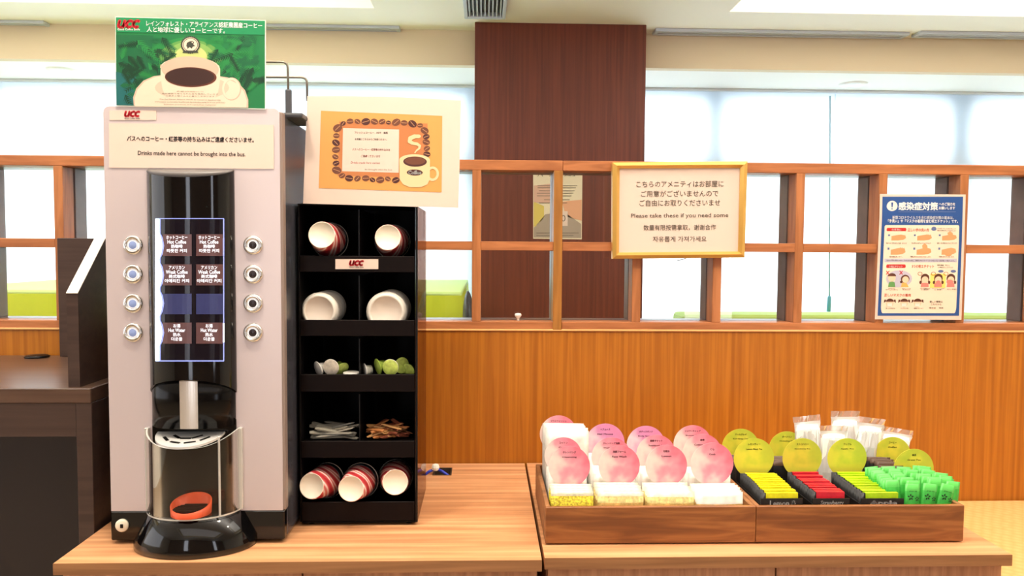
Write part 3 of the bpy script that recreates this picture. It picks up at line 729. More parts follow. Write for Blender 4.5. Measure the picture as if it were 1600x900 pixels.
# green poster
GYP = MY - .0035
q = B(); q.prism([pt(x, y, GYP) for x, y in ((180, 26), (415, 31.5), (415, 171), (181, 165.5))], (0, .0025, 0), mat('poster_white_edge', (226, 232, 222), .4))
r = q.done('poster', None, 'green coffee poster with a white cup, standing on top of the coffee machine', 'poster')
GRN = mat('poster_green', (14, 112, 58), .35); GRND = mat('poster_deep_green', (14, 96, 56), .35); GRNB = mat('poster_blue_green', (24, 98, 98), .35)
LEAF = mat('poster_leaf_dark', (8, 60, 34), .35); LEAF2 = mat('poster_leaf_mid', (30, 128, 62), .35); LG = mat('poster_light_green', (126, 168, 86), .35); LG2 = mat('poster_pale_green', (186, 196, 120), .35)
CUPW = mat('poster_cup_cream', (224, 203, 180), .35); CUPS = mat('poster_cup_tan', (196, 172, 150), .35); COF = mat('poster_coffee', (52, 24, 16), .35); COF2 = mat('poster_coffee_edge', (92, 44, 26), .35)
q = B(); e = GYP - .0003; st = .00012
def G(k): return GYP - .0003 - st * k
sky = lambda x: 1.2 + (x - 180) * .0234          # the sheet tilts a little
q.poly([(181, 27), (413.8, 32.5), (413.8, 169.5), (182, 164.5)], G(0), GRN)
q.poly([(181, 54), (240, 55.5), (225, 164.8), (182, 164.2)], G(1), GRND); q.poly([(181, 112), (212, 120), (212, 164.5), (182, 164.2)], G(2), GRNB)
q.ell(297, 98, 66, 40, G(1.5), LEAF2); q.ell(297, 94, 50, 32, G(2), mat('poster_soft_green', (92, 150, 72), .35)); q.ell(297, 90, 38, 25, G(2.4), LG); q.ell(298, 90, 26, 19, G(2.7), LG2)
rr = random.Random(3)
for _ in range(110):
    side = rr.choice((-1, 1)); cx = 298 + side * rr.uniform(42, 112); cy = rr.uniform(56, 150); a = rad(90 + side * rr.uniform(10, 100)) if rr.random() < .75 else rad(rr.uniform(0, 360))
    L_ = rr.uniform(18, 34); col_ = rr.choice((LEAF, LEAF, GRND, LEAF2)); dx, dy = math.cos(a), math.sin(a); k3 = 3 + rr.random() * 1.6
    for t in range(9):                                   # one frond: leaflets along a rib
        f = t / 8; bx, by = cx + dx * L_ * f, cy + dy * L_ * f
        for sg in (-1, 1):
            th = a + sg * rad(42); ll = (9 - 4 * f) * (1 + .2 * rr.random()); tx, ty = bx + ll * math.cos(th), by + ll * math.sin(th)
            tx = min(413, max(182, tx)); ty = min(163, max(55, ty))
            if not (182 < bx < 413 and 55 < by < 163): continue
            q.poly([(bx - dx * 1.7, by - dy * 1.7), (tx, ty), (bx + dx * 1.7, by + dy * 1.7)], G(k3), col_)
q.poly([(181, 27), (413.8, 32.5), (413.8, 54.5), (181, 50)], G(5), mat('poster_band_green', (20, 132, 80), .35))
# saucer and cup
P = [(x, y) for x, y in ((209, 164.8), (208, 152), (213, 138), (224, 126), (240, 119), (262, 116), (330, 117), (356, 121), (372, 129), (383, 141), (388, 156), (388, 168.5))]
q.poly(P, G(5.6), CUPS); q.poly([(298 + (x - 298) * .975, y + 1.6) for x, y in P[:-1]] + [(385, 168)], G(6), CUPW)
q.poly([(300 + 58 * math.cos(rad(a)), 137 + 19 * math.sin(rad(a))) for a in range(0, 360, 12)], G(6.3), mat('poster_saucer_shade', (206, 183, 160), .35))
q.ring2(362, 139, 15, 18, 4, G(6.5), CUPS, 26); q.ring2(361, 138.5, 14, 17, 3.4, G(6.8), CUPW, 26)
q.poly([(251, 101)] + [(297 + 47 * math.cos(rad(180 - k * 15)), 106 - 18 * math.sin(rad(k * 15)) + (k / 12) * 2) for k in range(13)] + [(344, 125), (341, 143), (335, 155), (322, 160), (275, 159), (260, 152), (254, 140), (251, 122)], G(7), CUPW)
q.ell(297, 108, 45, 20, G(8), CUPS, 1.5, 36); q.ell(298, 120.5, 40.5, 15.5, G(9), COF2, 1, 36); q.ell(297, 120, 38, 13.8, G(10), COF, 1, 36)
q.done('print', r)
q = B(); logo(q, 201, 37.5, 34, G(7), False); q.text('Good Coffee Smile', 201, 45.8, G(7), INKW, w=35, h=3.2)
q.text('レインフォレスト・アライアンス認証農園産コーヒー', 319, 38.2, G(7), INKW, w=181, h=8.5, rot=1.2, bold=.02)
q.text('人と地球に優しいコーヒーです。', 290.5, 47, G(7), INKW, w=122, h=8.2, rot=1.2, bold=.02)
for k, (t_, w) in enumerate((('世界の農園と自然を守る認証コーヒーです', 42), ('認証農園で育てられた豆を使用しています', 88), ('生態系と働く人々の暮らしを守ります', 76))): q.text(t_, 297, 143 + k * 3.6, G(11), INKG, w=w, h=2.2, rot=.8)
for k, (t_, w) in enumerate((('The Rainforest Alliance works to conserve biodiversity', 96), ('and ensure sustainable livelihoods by transforming land-use practices', 110), ('business practices and consumer behavior', 82))): q.text(t_, 297, 155.8 + k * 3.9, G(11), INKG, w=w, h=2.3, rot=.8)
q.done('lettering', r)
q = B(); EMB = mat('emblem_dark', (52, 56, 46), .5)
q.ell(297.5, 70, 14.5, 13, G(6), CUPW)
for k in range(28):
    t = 2 * math.pi * k / 28; q.ell(297.5 + 13.8 * math.cos(t), 70 + 12.4 * math.sin(t), 1.6, 1.6, G(6.4), EMB, n=8)
q.ring2(297.5, 70, 13.3, 12.2, 2.6, G(6.6), EMB, 30); q.ring2(297.5, 70, 12.6, 11.5, .9, G(7), CUPW, 30)
q.poly([(291, 72), (292, 67), (296, 64.5), (301, 64), (303.5, 66), (302, 69), (305, 72), (301, 73), (300, 76), (296, 73.5), (293, 76.5), (292.5, 73.5)], G(7.2), EMB); q.ell(300.5, 66.2, 1.1, 1.1, G(7.6), CUPW, n=8)
q.poly([(287, 79), (308, 79), (310, 82.5), (285, 82.5)], G(7.8), EMB); q.done('emblem', r)

# ------------------------------------------------------------------ black coffee rack
RY = 1.585
rx0, rx1 = UY(467, 600, RY).x, UY(652.5, 600, RY).x
rzt = UY(560, 321, RY).z; RB = RY + .225
r = RACK = thing('coffee_rack', ((rx0 + rx1) / 2, RY + .11, CT), 'tall black five tier rack of cups and supplies beside the coffee machine', 'rack')
inset = (rx1) * (RB / RY) - .002          # the opaque liner narrows towards the back
q = B(); q.box(rx0, rx0 + .004, RY, RB, CT + .008, rzt, BLKM, .001); q.done('left_panel', r)
q = B(); q.prism([(rx1 - .0055, RY, CT + .008), (rx1 - .0045, RY, CT + .008), (inset - .003, RB - .006, CT + .008), (inset - .004, RB - .006, CT + .008)], (0, 0, rzt - CT - .008), BLKM); q.done('inner_panel', r)
q = B(); q.box(rx1 - .003, rx1, RY, RB, CT + .006, rzt, SMOKE, .0008); q.done('side_panel', r, 'smoked clear side panel')
q = B(); q.box(rx1 - .0042, rx1 + .0004, RY - .003, RY - .0002, CT + .008, rzt, BLK, .0008); q.done('front_post', r)
q = B(); q.box(rx0 + .004, inset - .004, RB - .005, RB - .001, CT + .008, rzt, BLKM); q.done('back_panel', r)
q = B(); q.prism([(rx0, RY, rzt), (rx1 - .004, RY, rzt), (inset - .004, RB, rzt), (rx0, RB, rzt)], (0, 0, .003), BLKM); q.done('top_panel', r)
q = B(); q.prism([(rx0 + .004, RY, CT + .006), (rx1 - .004, RY, CT + .006), (inset - .004, RB - .006, CT + .006), (rx0 + .004, RB - .006, CT + .006)], (0, 0, .003), BLKM); q.done('bottom_panel', r)
for x in (rx0 + .02, rx1 - .02):
    for y in (RY + .02, RB - .02):
        q = B(); q.lathe([(.008, 0), (.008, .006)], BLK, (x, y, CT), n=14); q.done('foot', r)
LIPM = mat('rack_lip_black', (17, 9, 8), .5, spec=.12)
tiers = [(400, 425), (500, 525), (585, 612), (689, 715), (784, 814)]
TZ = []
for k, (ya, yb) in enumerate(tiers):
    z1, z0 = UY(557, ya, RY).z, UY(557, yb, RY).z
    sz = z0 + .004 if k in (0, 1, 4) else z1 - .004
    TZ.append((sz, z1))
    q = B(); q.box(rx0 + .004, rx1 - .006, RY - .001, RY + .003, z0, z1, LIPM, .0008); lp = q.done('shelf_lip', r)
    q = B(); q.prism([(rx0 + .005, RY + .004, sz - .003), (rx1 - .0065, RY + .004, sz - .003), (inset - .005, RB - .006, sz - .003), (rx0 + .005, RB - .006, sz - .003)], (0, 0, .003), BLKM); q.done('shelf', r)
    if k == 0:
        q = B(); q.prism([pt(x, y, RY - .0022) for x, y in ((524, 405), (591, 405), (591, 420.5), (524, 420.5))], (0, .001, 0), PAPERW); lb_ = q.done('name_plate', lp)
        q = B(); logo(q, 557, 411, 22, RY - .003); q.done('lettering', lb_)
xd = UY(561, 600, RY).x
for ya, yb in ((430, 324), (498, 428), (583, 527), (687, 614)):
    k_ = (324, 428, 527, 614).index(yb); base_z = TZ[k_][0]; z1 = UY(560, yb, RY).z
    q = B(); q.box(xd - .001, xd + .001, RY + .006, RB - .007, base_z, z1 - .004, BLK); q.done('divider', r)
# cups and their tubes
cupred = mat('cup_red_swirl', (196, 70, 70), .4)
nt = cupred.node_tree; bs = nt.nodes['Principled BSDF']; tc = nt.nodes.new('ShaderNodeTexCoord'); wv = nt.nodes.new('ShaderNodeTexWave'); rp = nt.nodes.new('ShaderNodeValToRGB')
wv.bands_direction = 'DIAGONAL'; wv.inputs['Scale'].default_value = 16; wv.inputs['Distortion'].default_value = 5; wv.inputs['Detail'].default_value = 1; wv.inputs['Detail Scale'].default_value = .6
for pos, c in ((0, (176, 40, 48)), (.45, (205, 92, 88)), (.6, (240, 190, 178)), (.78, (250, 232, 220)), (1, (214, 110, 100))):
    if pos in (0, 1): rp.color_ramp.elements[0 if pos == 0 else -1].color = lin(c)
    else: rp.color_ramp.elements.new(pos).color = lin(c)
nt.links.new(tc.outputs['Object'], wv.inputs['Vector']); nt.links.new(wv.outputs['Fac'], rp.inputs[0]); nt.links.new(rp.outputs[0], bs.inputs['Base Color'])
CUPB = mat('cup_paper_white', (246, 236, 214), .5); TUBE = mat('tube_black', (20, 16, 17), .2)
def cup(px, py, rpx, y0, label, tubeshelf, tilt=(.0, 0)):
    P = UY(px, py, y0); r0 = rpx * y0 / FPX; r1 = r0 * 1.36; L_ = .082
    ax = Vector((tilt[0], 1, tilt[1])).normalized()
    c = thing('paper_cup', P, label, 'cup', 'paper cups lying in the rack')
    q = B(); q.lathe([(r0, 0), (r0 + .0008, .002), (r1, L_)], cupred, P, ax=ax, n=40, cap=False); q.done('cup_wall', c)
    q = B(); q.lathe([(r0, 0), (r0 - .0012, -.0006), (r0 - .002, .0015), (.0001, .0018)], CUPB, P, ax=ax, n=40, cap=False); q.done('cup_base', c)
    q = B(); q.lathe([(r1 - .001, L_ - .001), (r1 + .002, L_), (r1 + .0025, L_ + .0018), (r1 + .001, L_ + .0035), (r1 - .002, L_ + .003)], PAPER, P, ax=ax, n=40, cap=False); q.done('rim', c)
    q = B(); t0 = P + ax * (L_ * .8); q.lathe([(r1 + .0005, 0), (r1 + .0015, 0), (r1 + .0015, .034), (r1 + .0005, .034)], TUBE, t0, ax=ax, n=40, cap=False); q.done('cup_tube', RACK)
cup(502.7, 367, 20.5, RY - .010, 'red and white paper cup lying in the top tier at the left, base outward', 0, (0, -.13))
cup(606, 371, 19.8, RY + .004, 'red and white paper cup lying in the top tier at the right, base outward', 0, (0, -.10))
cup(486.8, 759.4, 20, RY - .014, 'red and white paper cup in the bottom tier beside the coffee machine, base outward', 4, (.2, -.16))
cup(548.5, 763.6, 20.2, RY - .030, 'red and white paper cup in the middle of the bottom tier, base outward', 4, (.08, -.10))
cup(617.5, 753.4, 19.8, RY + .004, 'red and white paper cup at the right end of the bottom tier, base outward', 4, (-.10, -.16))
# lids
LIDW = mat('white_plastic_lid', (236, 228, 214), .35); LIDF = mat('lid_face', (232, 216, 200), .4)
for px, py, rpx, lab in ((498, 486, 27, 'stack of white plastic cup lids on the second tier at the left'), (603, 488, 30, 'stack of white plastic cup lids on the second tier at the right')):
    y0 = RY + .006; P = UY(px, py, y0); r0 = rpx * y0 / FPX
    for j in range(6):
        o_ = P + Vector((0, .018 * j, 0))
        c = thing('cup_lid', o_, (lab.replace('stack of white plastic cup lids', 'front white plastic cup lid, face outward,') if j == 0 else lab.replace('stack of white plastic cup lids', 'white plastic cup lids nested behind the front lid')), 'lid', 'front cup lids' if j == 0 else 'nested cup lids ' + ('left' if px < 550 else 'right'))
        q = B(); q.lathe([(r0 * .80, .003), (r0 * .86, 0), (r0 * .97, .004), (r0, .010), (r0 * 1.06, .012), (r0 * 1.06, .0145), (r0 * 1.0, .0145)], LIDW, o_, ax=(0, 1, 0), n=40, cap=False); q.done('lid_rim', c)
        q = B(); q.lathe([(r0 * .80, .003), (r0 * .78, .005), (.0001, .005)], LIDF, o_, ax=(0, 1, 0), n=40, cap=False); q.done('lid_face', c)
# creamer pods
def pod(px, py, ax, lidm, bodym, label, y=RY + .02, sc=1.0):
    P = UY(px, py, y); ax = Vector(ax).normalized()
    c = thing('creamer_pod', P, label, 'creamer', 'creamer pods on the third tier')
    q = B(); q.lathe([(.0165 * sc, 0), (.0172 * sc, .0004), (.0172 * sc, .0012), (.0125 * sc, .0016), (.0095 * sc, .017 * sc), (.0001, .0172 * sc)], bodym, P, ax=ax, n=26, cap=False); q.done('pod_cup', c)
    q = B(); q.lathe([(.0170 * sc, -.0004), (.0166 * sc, -.0006), (.0001, -.0006)], lidm, P, ax=ax, n=26, cap=False); q.done('lid', c)
LIDG = mat('creamer_lid_green', (186, 204, 96), .45, var=.1, vs=120); LIDP = mat('creamer_lid_pale', (206, 196, 180), .4, var=.08, vs=120); PODG = mat('creamer_body_green', (150, 176, 70), .45); PODW = mat('creamer_body_white', (226, 222, 214), .4)
pod(610, 574, (.15, 1, .1), LIDG, PODW, 'creamer pod with a bright green printed lid facing outward, middle of the right heap', RY + .012)
pod(590, 573, (.9, .5, .2), PODG, PODG, 'green creamer pod lying on its side at the left of the right heap', RY + .022)
pod(628, 571, (-.6, .8, .0), LIDG, PODG, 'green creamer pod leaning up at the right of the right heap', RY + .030)
pod(637, 579, (.3, .9, .3), LIDG, PODG, 'small green creamer pod at the far right of the third tier', RY + .034, .9)
pod(570, 579, (.9, .4, .1), PODW, PODW, 'white creamer pod lying flat at the left edge of the right heap', RY + .030, .9)
pod(517, 574, (.2, 1, .1), LIDP, PODW, 'creamer pod with a pale lid facing outward in the left heap', RY + .012)
pod(497, 577, (.8, .6, .25), PODW, PODW, 'white creamer pod lying on its side at the left end of the left heap', RY + .022)
pod(534, 577, (-.6, .6, .5), LIDG, PODG, 'green creamer pod half hidden beside the pale lidded pod', RY + .028, .95)
pod(549, 582, (0, .08, -1), PODW, PODW, 'white creamer pod standing upside down next to the rack divider', RY + .022)
# sugar sticks and wrapped stirrers
def sticks(n, x0, x1, cols, L_, wd, label, group, name, cat, yaw, k_):
    zf = TZ[3][0] + .001
    protos = []
    for c_ in cols:
        q = B(); h = L_ / 2
        q.rings([[(s, -wd * .9 / 2, -.0004), (s, wd * .9 / 2, -.0004), (s, wd * .9 / 2, .0004), (s, -wd * .9 / 2, .0004)] if e_ else [(s, -wd / 2, -.0016), (s, wd / 2, -.0016), (s, wd / 2, .0016), (s, -wd / 2, .0016)] for s, e_ in ((-h, 1), (-h + .006, 0), (h - .006, 0), (h, 1))], c_, True, True, False)
        protos.append(q.done(name, None, label, cat, group))
    rr = random.Random(5 + k_)
    for i in range(n):
        src = protos[i % len(protos)]
        o = src if i < len(protos) else src.copy()
        if i >= len(protos): COL.objects.link(o)
        lay = i / n
        o.location = (rr.uniform(x0 + L_ * .46, x1 - L_ * .46), RY + .024 + rr.random() * .05, zf + .005 + .024 * lay * (0.5 + .5 * rr.random()))
        o.rotation_euler = (rr.uniform(-.5, .5), rr.uniform(-.28, .28) * (1 if lay > .2 else .4), rr.choice((0, math.pi)) + rr.uniform(-yaw, yaw))
        o['label'] = label
sticks(60, xd + .004, rx1 - .013, [mat('brown_sugar_paper', (168, 106, 56), .55), mat('tan_sugar_paper', (202, 150, 92), .55), mat('dark_sugar_paper', (128, 66, 44), .55)], .046, .007,
       'thin brown sugar stick in the heap on the fourth tier of the rack', 'brown sugar sticks on the fourth tier', 'sugar_stick', 'sugar stick', 1.1, 1)
sticks(20, rx0 + .010, xd - .004, [mat('pale_wrap', (168, 162, 146), .3), mat('grey_wrap', (136, 132, 120), .3)], .085, .009,
       'pale wrapped stirrer in the heap on the fourth tier of the rack', 'wrapped stirrers on the fourth tier', 'stirrer', 'stirrer', .4, 2)

# coffee poster hanging at the front of the rack
PY = RY - .006
pw = lambda x, y: PY - .001
def pwo(o): return lambda x, y: pw(x, y) - o
q = B()
TLx, TRx = 480, 720.5
N_ = 16
def edge_top(u): return (480 + u * 240.5, 150 + u * 7 - 2.5 * math.sin(u * math.pi))
def edge_bot(u): return (473.5 + u * 243, 318 + u * 7)
for k in range(N_):
    u0, u1 = k / N_, (k + 1) / N_
    P4 = [edge_top(u0), edge_top(u1), edge_bot(u1), edge_bot(u0)]
    q.prism([pt(x, y, pw) for x, y in P4], (0, .0006, 0), PAPERW)
r = q.done('coffee_poster', None, 'white sheet with an orange coffee bean picture, fixed across the top of the black rack', 'poster')
q = B(); K = lambda k: pwo(.0004 + .00015 * k)
def strip(q, TL, TR, BR, BL, k, m, n=12):
    for i in range(n):
        f = lambda A, C, u: (A[0] + (C[0] - A[0]) * u, A[1] + (C[1] - A[1]) * u)
        q.poly([f(TL, TR, i / n), f(TL, TR, (i + 1) / n), f(BL, BR, (i + 1) / n), f(BL, BR, i / n)], K(k), m)
OR1 = mat('print_orange', (222, 158, 84), .45); OR2 = mat('print_brown_orange', (196, 122, 70), .45); BEAN = mat('print_bean', (112, 64, 44), .45); BEAN2 = mat('print_bean_dark', (76, 36, 32), .45); SLIT = mat('print_bean_slit', (206, 150, 104), .45); MUG = mat('print_mug', (230, 203, 156), .45)
strip(q, (501.5, 173), (691, 181), (690, 300.5), (498, 294), 0, OR1)
Pr = []
for x, y, a0 in ((664, 203, -90), (664, 268, 0), (535, 264, 90), (537, 198, 180)):
    Pr += [(x + 9 * math.cos(rad(a0 + t)), y + 9 * math.sin(rad(a0 + t))) for t in (0, 30, 60, 90)]
strip(q, (530, 190), (668, 193), (668, 278), (528, 275), 1, OR2)
strip(q, (536, 200), (623.5, 202.5), (623, 270), (534.5, 267.5), 2, PAPERW)
beans = [(536, 193, 4.5), (547, 189.5, 5.5), (558.5, 189.8, 5), (571.5, 190, 7), (585, 190, 6), (597, 190, 5.5), (607, 191.5, 4), (619, 191, 7), (631.5, 192, 5.5), (644.5, 193.5, 7), (656.5, 196, 4.5), (663.5, 204, 6.5), (666, 213.5, 5.3), (666, 222, 5.8), (667, 232, 5), (667, 241, 5.6),
         (527.5, 200, 7.5), (525.5, 212, 5), (525, 223, 6.3), (525, 234, 6.3), (524, 245, 5), (525, 255, 5.3), (526, 266, 7.4), (534.5, 274.5, 5), (545.5, 278.5, 6.4), (558.5, 279, 5.4), (571.5, 278.5, 6), (582, 281, 4.6), (594, 281, 6.5), (606, 279.5, 4.6), (618.5, 281.5, 6)]
for k, (x, y, s_) in enumerate(beans):
    a = (k * 53) % 120 - 60
    q.ell(x, y, s_, s_ * .78, K(3), BEAN2 if k % 3 == 0 else BEAN, a * .5, 16); q.line([(x - s_ * .8 * math.cos(rad(a)), y - s_ * .6 * math.sin(rad(a))), (x + s_ * .8 * math.cos(rad(a)), y + s_ * .6 * math.sin(rad(a)))], .8, K(4), SLIT)
# mug and steam
q.ring2(676, 271.5, 10, 11.5, 4, K(4.5), MUG, 22)
q.poly([(624, 250), (672, 252), (671.5, 280), (668, 288), (658, 292.5), (640, 292.5), (630, 288), (624.5, 280)], K(5), MUG)
q.ell(648, 250, 24, 9, K(5.5), MUG, 1, 28); q.ell(648.5, 252.5, 18.5, 8, K(6), BEAN2, 1, 28); q.ell(648.5, 251.5, 16, 6, K(6.5), BEAN, 1, 24); q.ell(648, 269.5, 12.5, 4.8, K(6), BEAN2, 1, 24)
for (x0, y0, w0), (x1, y1, w1) in zip([(655, 213, 5), (648, 213, 6.5), (641, 216, 6.5), (640, 221, 6), (645, 224, 5), (652, 225, 4.5), (656, 228, 4), (655, 232, 3), (651, 235, 2.5), (648, 239, 1.4)], [(648, 213, 6.5), (641, 216, 6.5), (640, 221, 6), (645, 224, 5), (652, 225, 4.5), (656, 228, 4), (655, 232, 3), (651, 235, 2.5), (648, 239, 1.4)]):
    q.line([(x0, y0), (x1, y1)], (w0 + w1) / 2, K(5.2), MUG); q.ell(x0, y0, w0 / 2, w0 / 2, K(5.3), MUG, n=12)
q.done('print', r)
q = B(); INKM = mat('maroon_ink', (150, 44, 44), .6)
q.text('フレッシュコーヒー　HOT　無料', 580, 207.3, K(3), INK, w=52, h=3.6, rot=.8, bold=.015); q.text('お気軽にこちらからご利用ください。', 579.5, 217.8, K(3), INK, w=50, h=3.4, rot=.8, bold=.015)
q.text('バスへのコーヒー・紅茶等の持ち込みは', 580, 233.8, K(3), INKM, w=59, h=3.8, rot=.8, bold=.015); q.text('ご遠慮くださいませ', 579, 244, K(3), INKM, w=30, h=3.8, rot=.8, bold=.015)
q.text('Drinks made here cannot', 571, 254.3, K(3), INKM, w=46, h=3.4, rot=.8, shear=.2); q.text('be brought into the bus.', 591.5, 265.3, K(3), INKG, w=43, h=3.4, rot=.8, shear=.2)
q.text('Coffee', 648, 269.5, K(7), INKW, w=20, h=5.6, bold=.03); q.done('lettering', r)

# ================================================================== SIGNS ON THE LATTICE
# gold framed amenity sign
FYF = WY - .022
fr = [(957, 254), (1168, 252), (1163.5, 402.5), (957, 404.5)]; fi = [(968.5, 263), (1157.5, 262), (1154.5, 393), (967.5, 394.5)]
r = thing('framed_sign', UY(1062, 403, FYF), 'gold framed sign about free amenities hung on the lattice', 'sign')
for k in range(4):
    a, c, d, e = fr[k], fr[(k + 1) % 4], fi[(k + 1) % 4], fi[k]
    o1, o2, i2, i1 = (pt(*p, FYF) for p in (a, c, d, e)); bk = Vector((0, .020, 0)); md = lambda u, v: (u * .45 + v * .55) + Vector((0, -.005, 0))
    m1, m2 = md(o1, i1), md(o2, i2)
    q = B(); q.rings([[o1, m1, i1 + Vector((0, .004, 0)), i1 + bk, o1 + bk], [o2, m2, i2 + Vector((0, .004, 0)), i2 + bk, o2 + bk]], GOLD, True, True, False); q.done('frame_side', r)
SY = FYF + .008
q = B(); q.prism([pt(x, y, SY) for x, y in ((967, 261.5), (1158.5, 260.5), (1155.5, 394.5), (966, 396))], (0, .002, 0), PAPERW); q.done('paper', r)
q = B()
for t_, cx, cy, w, h in (('こちらのアメニティはお部屋に', 1062.5, 287.5, 136, 10), ('ご用意がございませんので', 1062, 302.5, 121, 10), ('ご自由にお取りくださいませ', 1062.3, 317, 126, 10), ('Please take these if you need some', 1062, 337.5, 152, 8.5), ('数量有限按需拿取，谢谢合作', 1062, 355.5, 113, 9), ('자유롭게 가져가세요', 1062, 373.5, 84, 8.5)):
    q.text(t_, cx, cy, SY - .0008, INKG, w=w, h=h, rot=-.4, bold=.008)
q.done('lettering', r)
q = B(); q.tube([pt(1058, 407, FYF + .005), pt(1066, 405.5, FYF + .006), pt(1073, 403, FYF + .01)], .0012, WIRE, 6); q.done('hanging_wire', r)

# blue hygiene poster
HY = WY - .003
hw_ = lambda x, y: HY - .002 * math.sin(min(1, max(0, (y - 303) / 196)) * math.pi * 2) ** 2 - .002
def H(k): return lambda x, y: hw_(x, y) - .0003 - .00014 * k
def lx(y): return 1375 - 1 * max(0, y - 303) / 40 if y < 343 else 1374 - 7 * ((y - 343) / 154)
def rx(y): return 1509 - 2.2 * (y - 303) / 77 if y < 380 else 1506.8 - 4.6 * ((y - 380) / 120)
q = B(); N_ = 20
for k in range(N_):
    y0, y1 = 303 + 196 * k / N_, 303 + 196 * (k + 1) / N_
    q.prism([pt(x, y, hw_) for x, y in ((lx(y0), y0), (rx(y0), y0 + .8), (rx(y1), y1 + .8), (lx(y1), y1))], (0, .0005, 0), PAPERW)
r = q.done('hygiene_poster', None, 'white and blue infection control poster with small drawings, taped to the lattice', 'poster')
# page coordinates u, v in 0..100 over the sheet
VM = [(0, 0), (3, 2.2), (11, 9.8), (16.3, 14.2), (20, 18.8), (23.6, 21.6), (26.5, 24.8), (30.1, 28.5), (38.5, 34.7), (43.6, 39.2), (50.5, 46), (55, 50), (57.4, 53), (61.7, 57.7), (66.6, 61.5), (82, 74), (85.5, 76.3), (86, 83), (92, 89.3), (93, 91), (94, 94.8), (97, 96.9), (100, 100)]
def pg(u, v):
    for (a, ta), (c, tc_) in zip(VM, VM[1:]):
        if a <= v <= c: v = ta + (tc_ - ta) * (v - a) / (c - a); break
    y = 303 + 196.5 * v / 100; return lx(y) + (rx(y) - lx(y)) * u / 100, y
BLU = mat('poster_blue', (36, 78, 144), .45); PEACH = mat('poster_peach', (246, 220, 196), .45); RED = mat('poster_red', (200, 44, 40), .45); SKIN = mat('poster_skin', (230, 158, 106), .45); HAIR = mat('poster_hair', (92, 52, 34), .45); LILA = mat('poster_lilac', (190, 184, 200), .45); YEL = mat('poster_yellow', (246, 216, 110), .45); PINK = mat('poster_pink', (226, 128, 116), .45); SLAT = mat('poster_slate', (98, 112, 156), .45); GRE = mat('poster_jersey_green', (98, 150, 84), .45); ORA = mat('poster_jersey_orange', (244, 176, 92), .45); FACE = mat('poster_face', (250, 200, 168), .45)
q = B()
def band(u0, v0, u1, v1, k, m):
    n = max(1, int((v1 - v0) / 5))
    for i in range(n):
        a, c = v0 + (v1 - v0) * i / n, v0 + (v1 - v0) * (i + 1) / n
        q.poly([pg(u0, a), pg(u1, a), pg(u1, c), pg(u0, c)], H(k), m)
def gon(P, k, m): q.poly([pg(u, v) for u, v in P], H(k), m)
def el(u, v, ru, rv, k, m, n=20, a0=0, a1=360): gon([(u + ru * math.cos(rad(a0 + (a1 - a0) * i / n)), v + rv * math.sin(rad(a0 + (a1 - a0) * i / n))) for i in range(n if a1 - a0 == 360 else n + 1)], k, m)
band(3, 3, 97, 97, 0, BLU)
band(6.5, 28, 93.5, 92.5, 1, PEACH); band(8.5, 26.5, 91.5, 28, 1, PEACH); band(8.5, 92.5, 91.5, 94, 1, PEACH)
for u, v in ((8.5, 28), (91.5, 28), (8.5, 92.5), (91.5, 92.5)): el(u, v, 2, 1.5, 1.2, PEACH, 12)
el(14.5, 11, 6.3, 4.6, 1, PAPER); gon([(13.3, 7.8), (15.7, 7.8), (15.1, 12), (13.9, 12)], 2, BLU); el(14.5, 13.5, .9, .6, 2, BLU, 10)
band(22, 16, 89, 16.5, 1, SLAT)
for u0, v0, u1, v1 in ((10, 28.6, 31, 31.6), (11.5, 60.2, 32, 63.2)): band(u0, v0, u1, v1, 2, RED); el(u0, (v0 + v1) / 2, 1, 1.5, 2, RED, 10); el(u1, (v0 + v1) / 2, 1, 1.5, 2, RED, 10)
el(64, 29.5, 3, 1.8, 2, SLAT)
for i in range(6):
    cu, cv = (20, 50, 79)[i % 3] + 3, (38.5, 50.5)[i // 3]
    gon([(cu - 8, cv - 1.6), (cu - 2, cv - 2.6), (cu + 3, cv - 3.2), (cu + 8, cv - 2.4), (cu + 9, cv + .4), (cu + 6, cv + 2), (cu, cv + 2.6), (cu - 8, cv + 2.6)], 2, SKIN)
    if i in (2, 4): gon([(cu - 1, cv - 2), (cu - 2, cv - 5), (cu + 1, cv - 7), (cu + 4, cv - 5), (cu + 5, cv - 1)], 2.3, SKIN)
    if i in (1, 3):
        for t in range(3): gon([(cu + 2 + t * 2, cv - 2.4), (cu + 3.4 + t * 2, cv - 4 + t * .3), (cu + 3.8 + t * 2, cv - 2)], 2.3, SKIN)
    if i == 5: el(cu, cv + 2.6, 4, 1.3, 2.2, SKIN)
    band(cu - 12, cv - 3.4, cu - 9.8, cv - 1.6, 2, SLAT)
band(8, 56.2, 92, 58.6, 2, LILA)
el(26, 74, 15, 8.5, 2, LILA)
for u in (12.5, 28): 
    for s_ in (1, -1): gon([(u - 2.2, 68 - 1.6 * s_), (u - 1.4, 68 - 2 * s_), (u + 2.2, 68 + 1.6 * s_), (u + 1.4, 68 + 2 * s_)], 4, RED)
gon([(13.5, 82), (14.5, 77.5), (18, 76.5), (21, 77.5), (22, 82)], 3, GRE); el(17.5, 73, 4.5, 3.8, 3.5, FACE); el(17.5, 71.5, 4.9, 3, 3.8, HAIR, 14, 180, 360)
gon([(28.5, 82), (29.5, 78), (34, 77), (37.5, 82)], 3, ORA); el(33, 74, 5, 4, 3.2, HAIR); el(33.4, 74.8, 3.8, 3.2, 3.6, FACE); el(28.7, 77, 1.6, 1.2, 3.4, HAIR)
band(62, 69, 80, 83, 2, YEL)
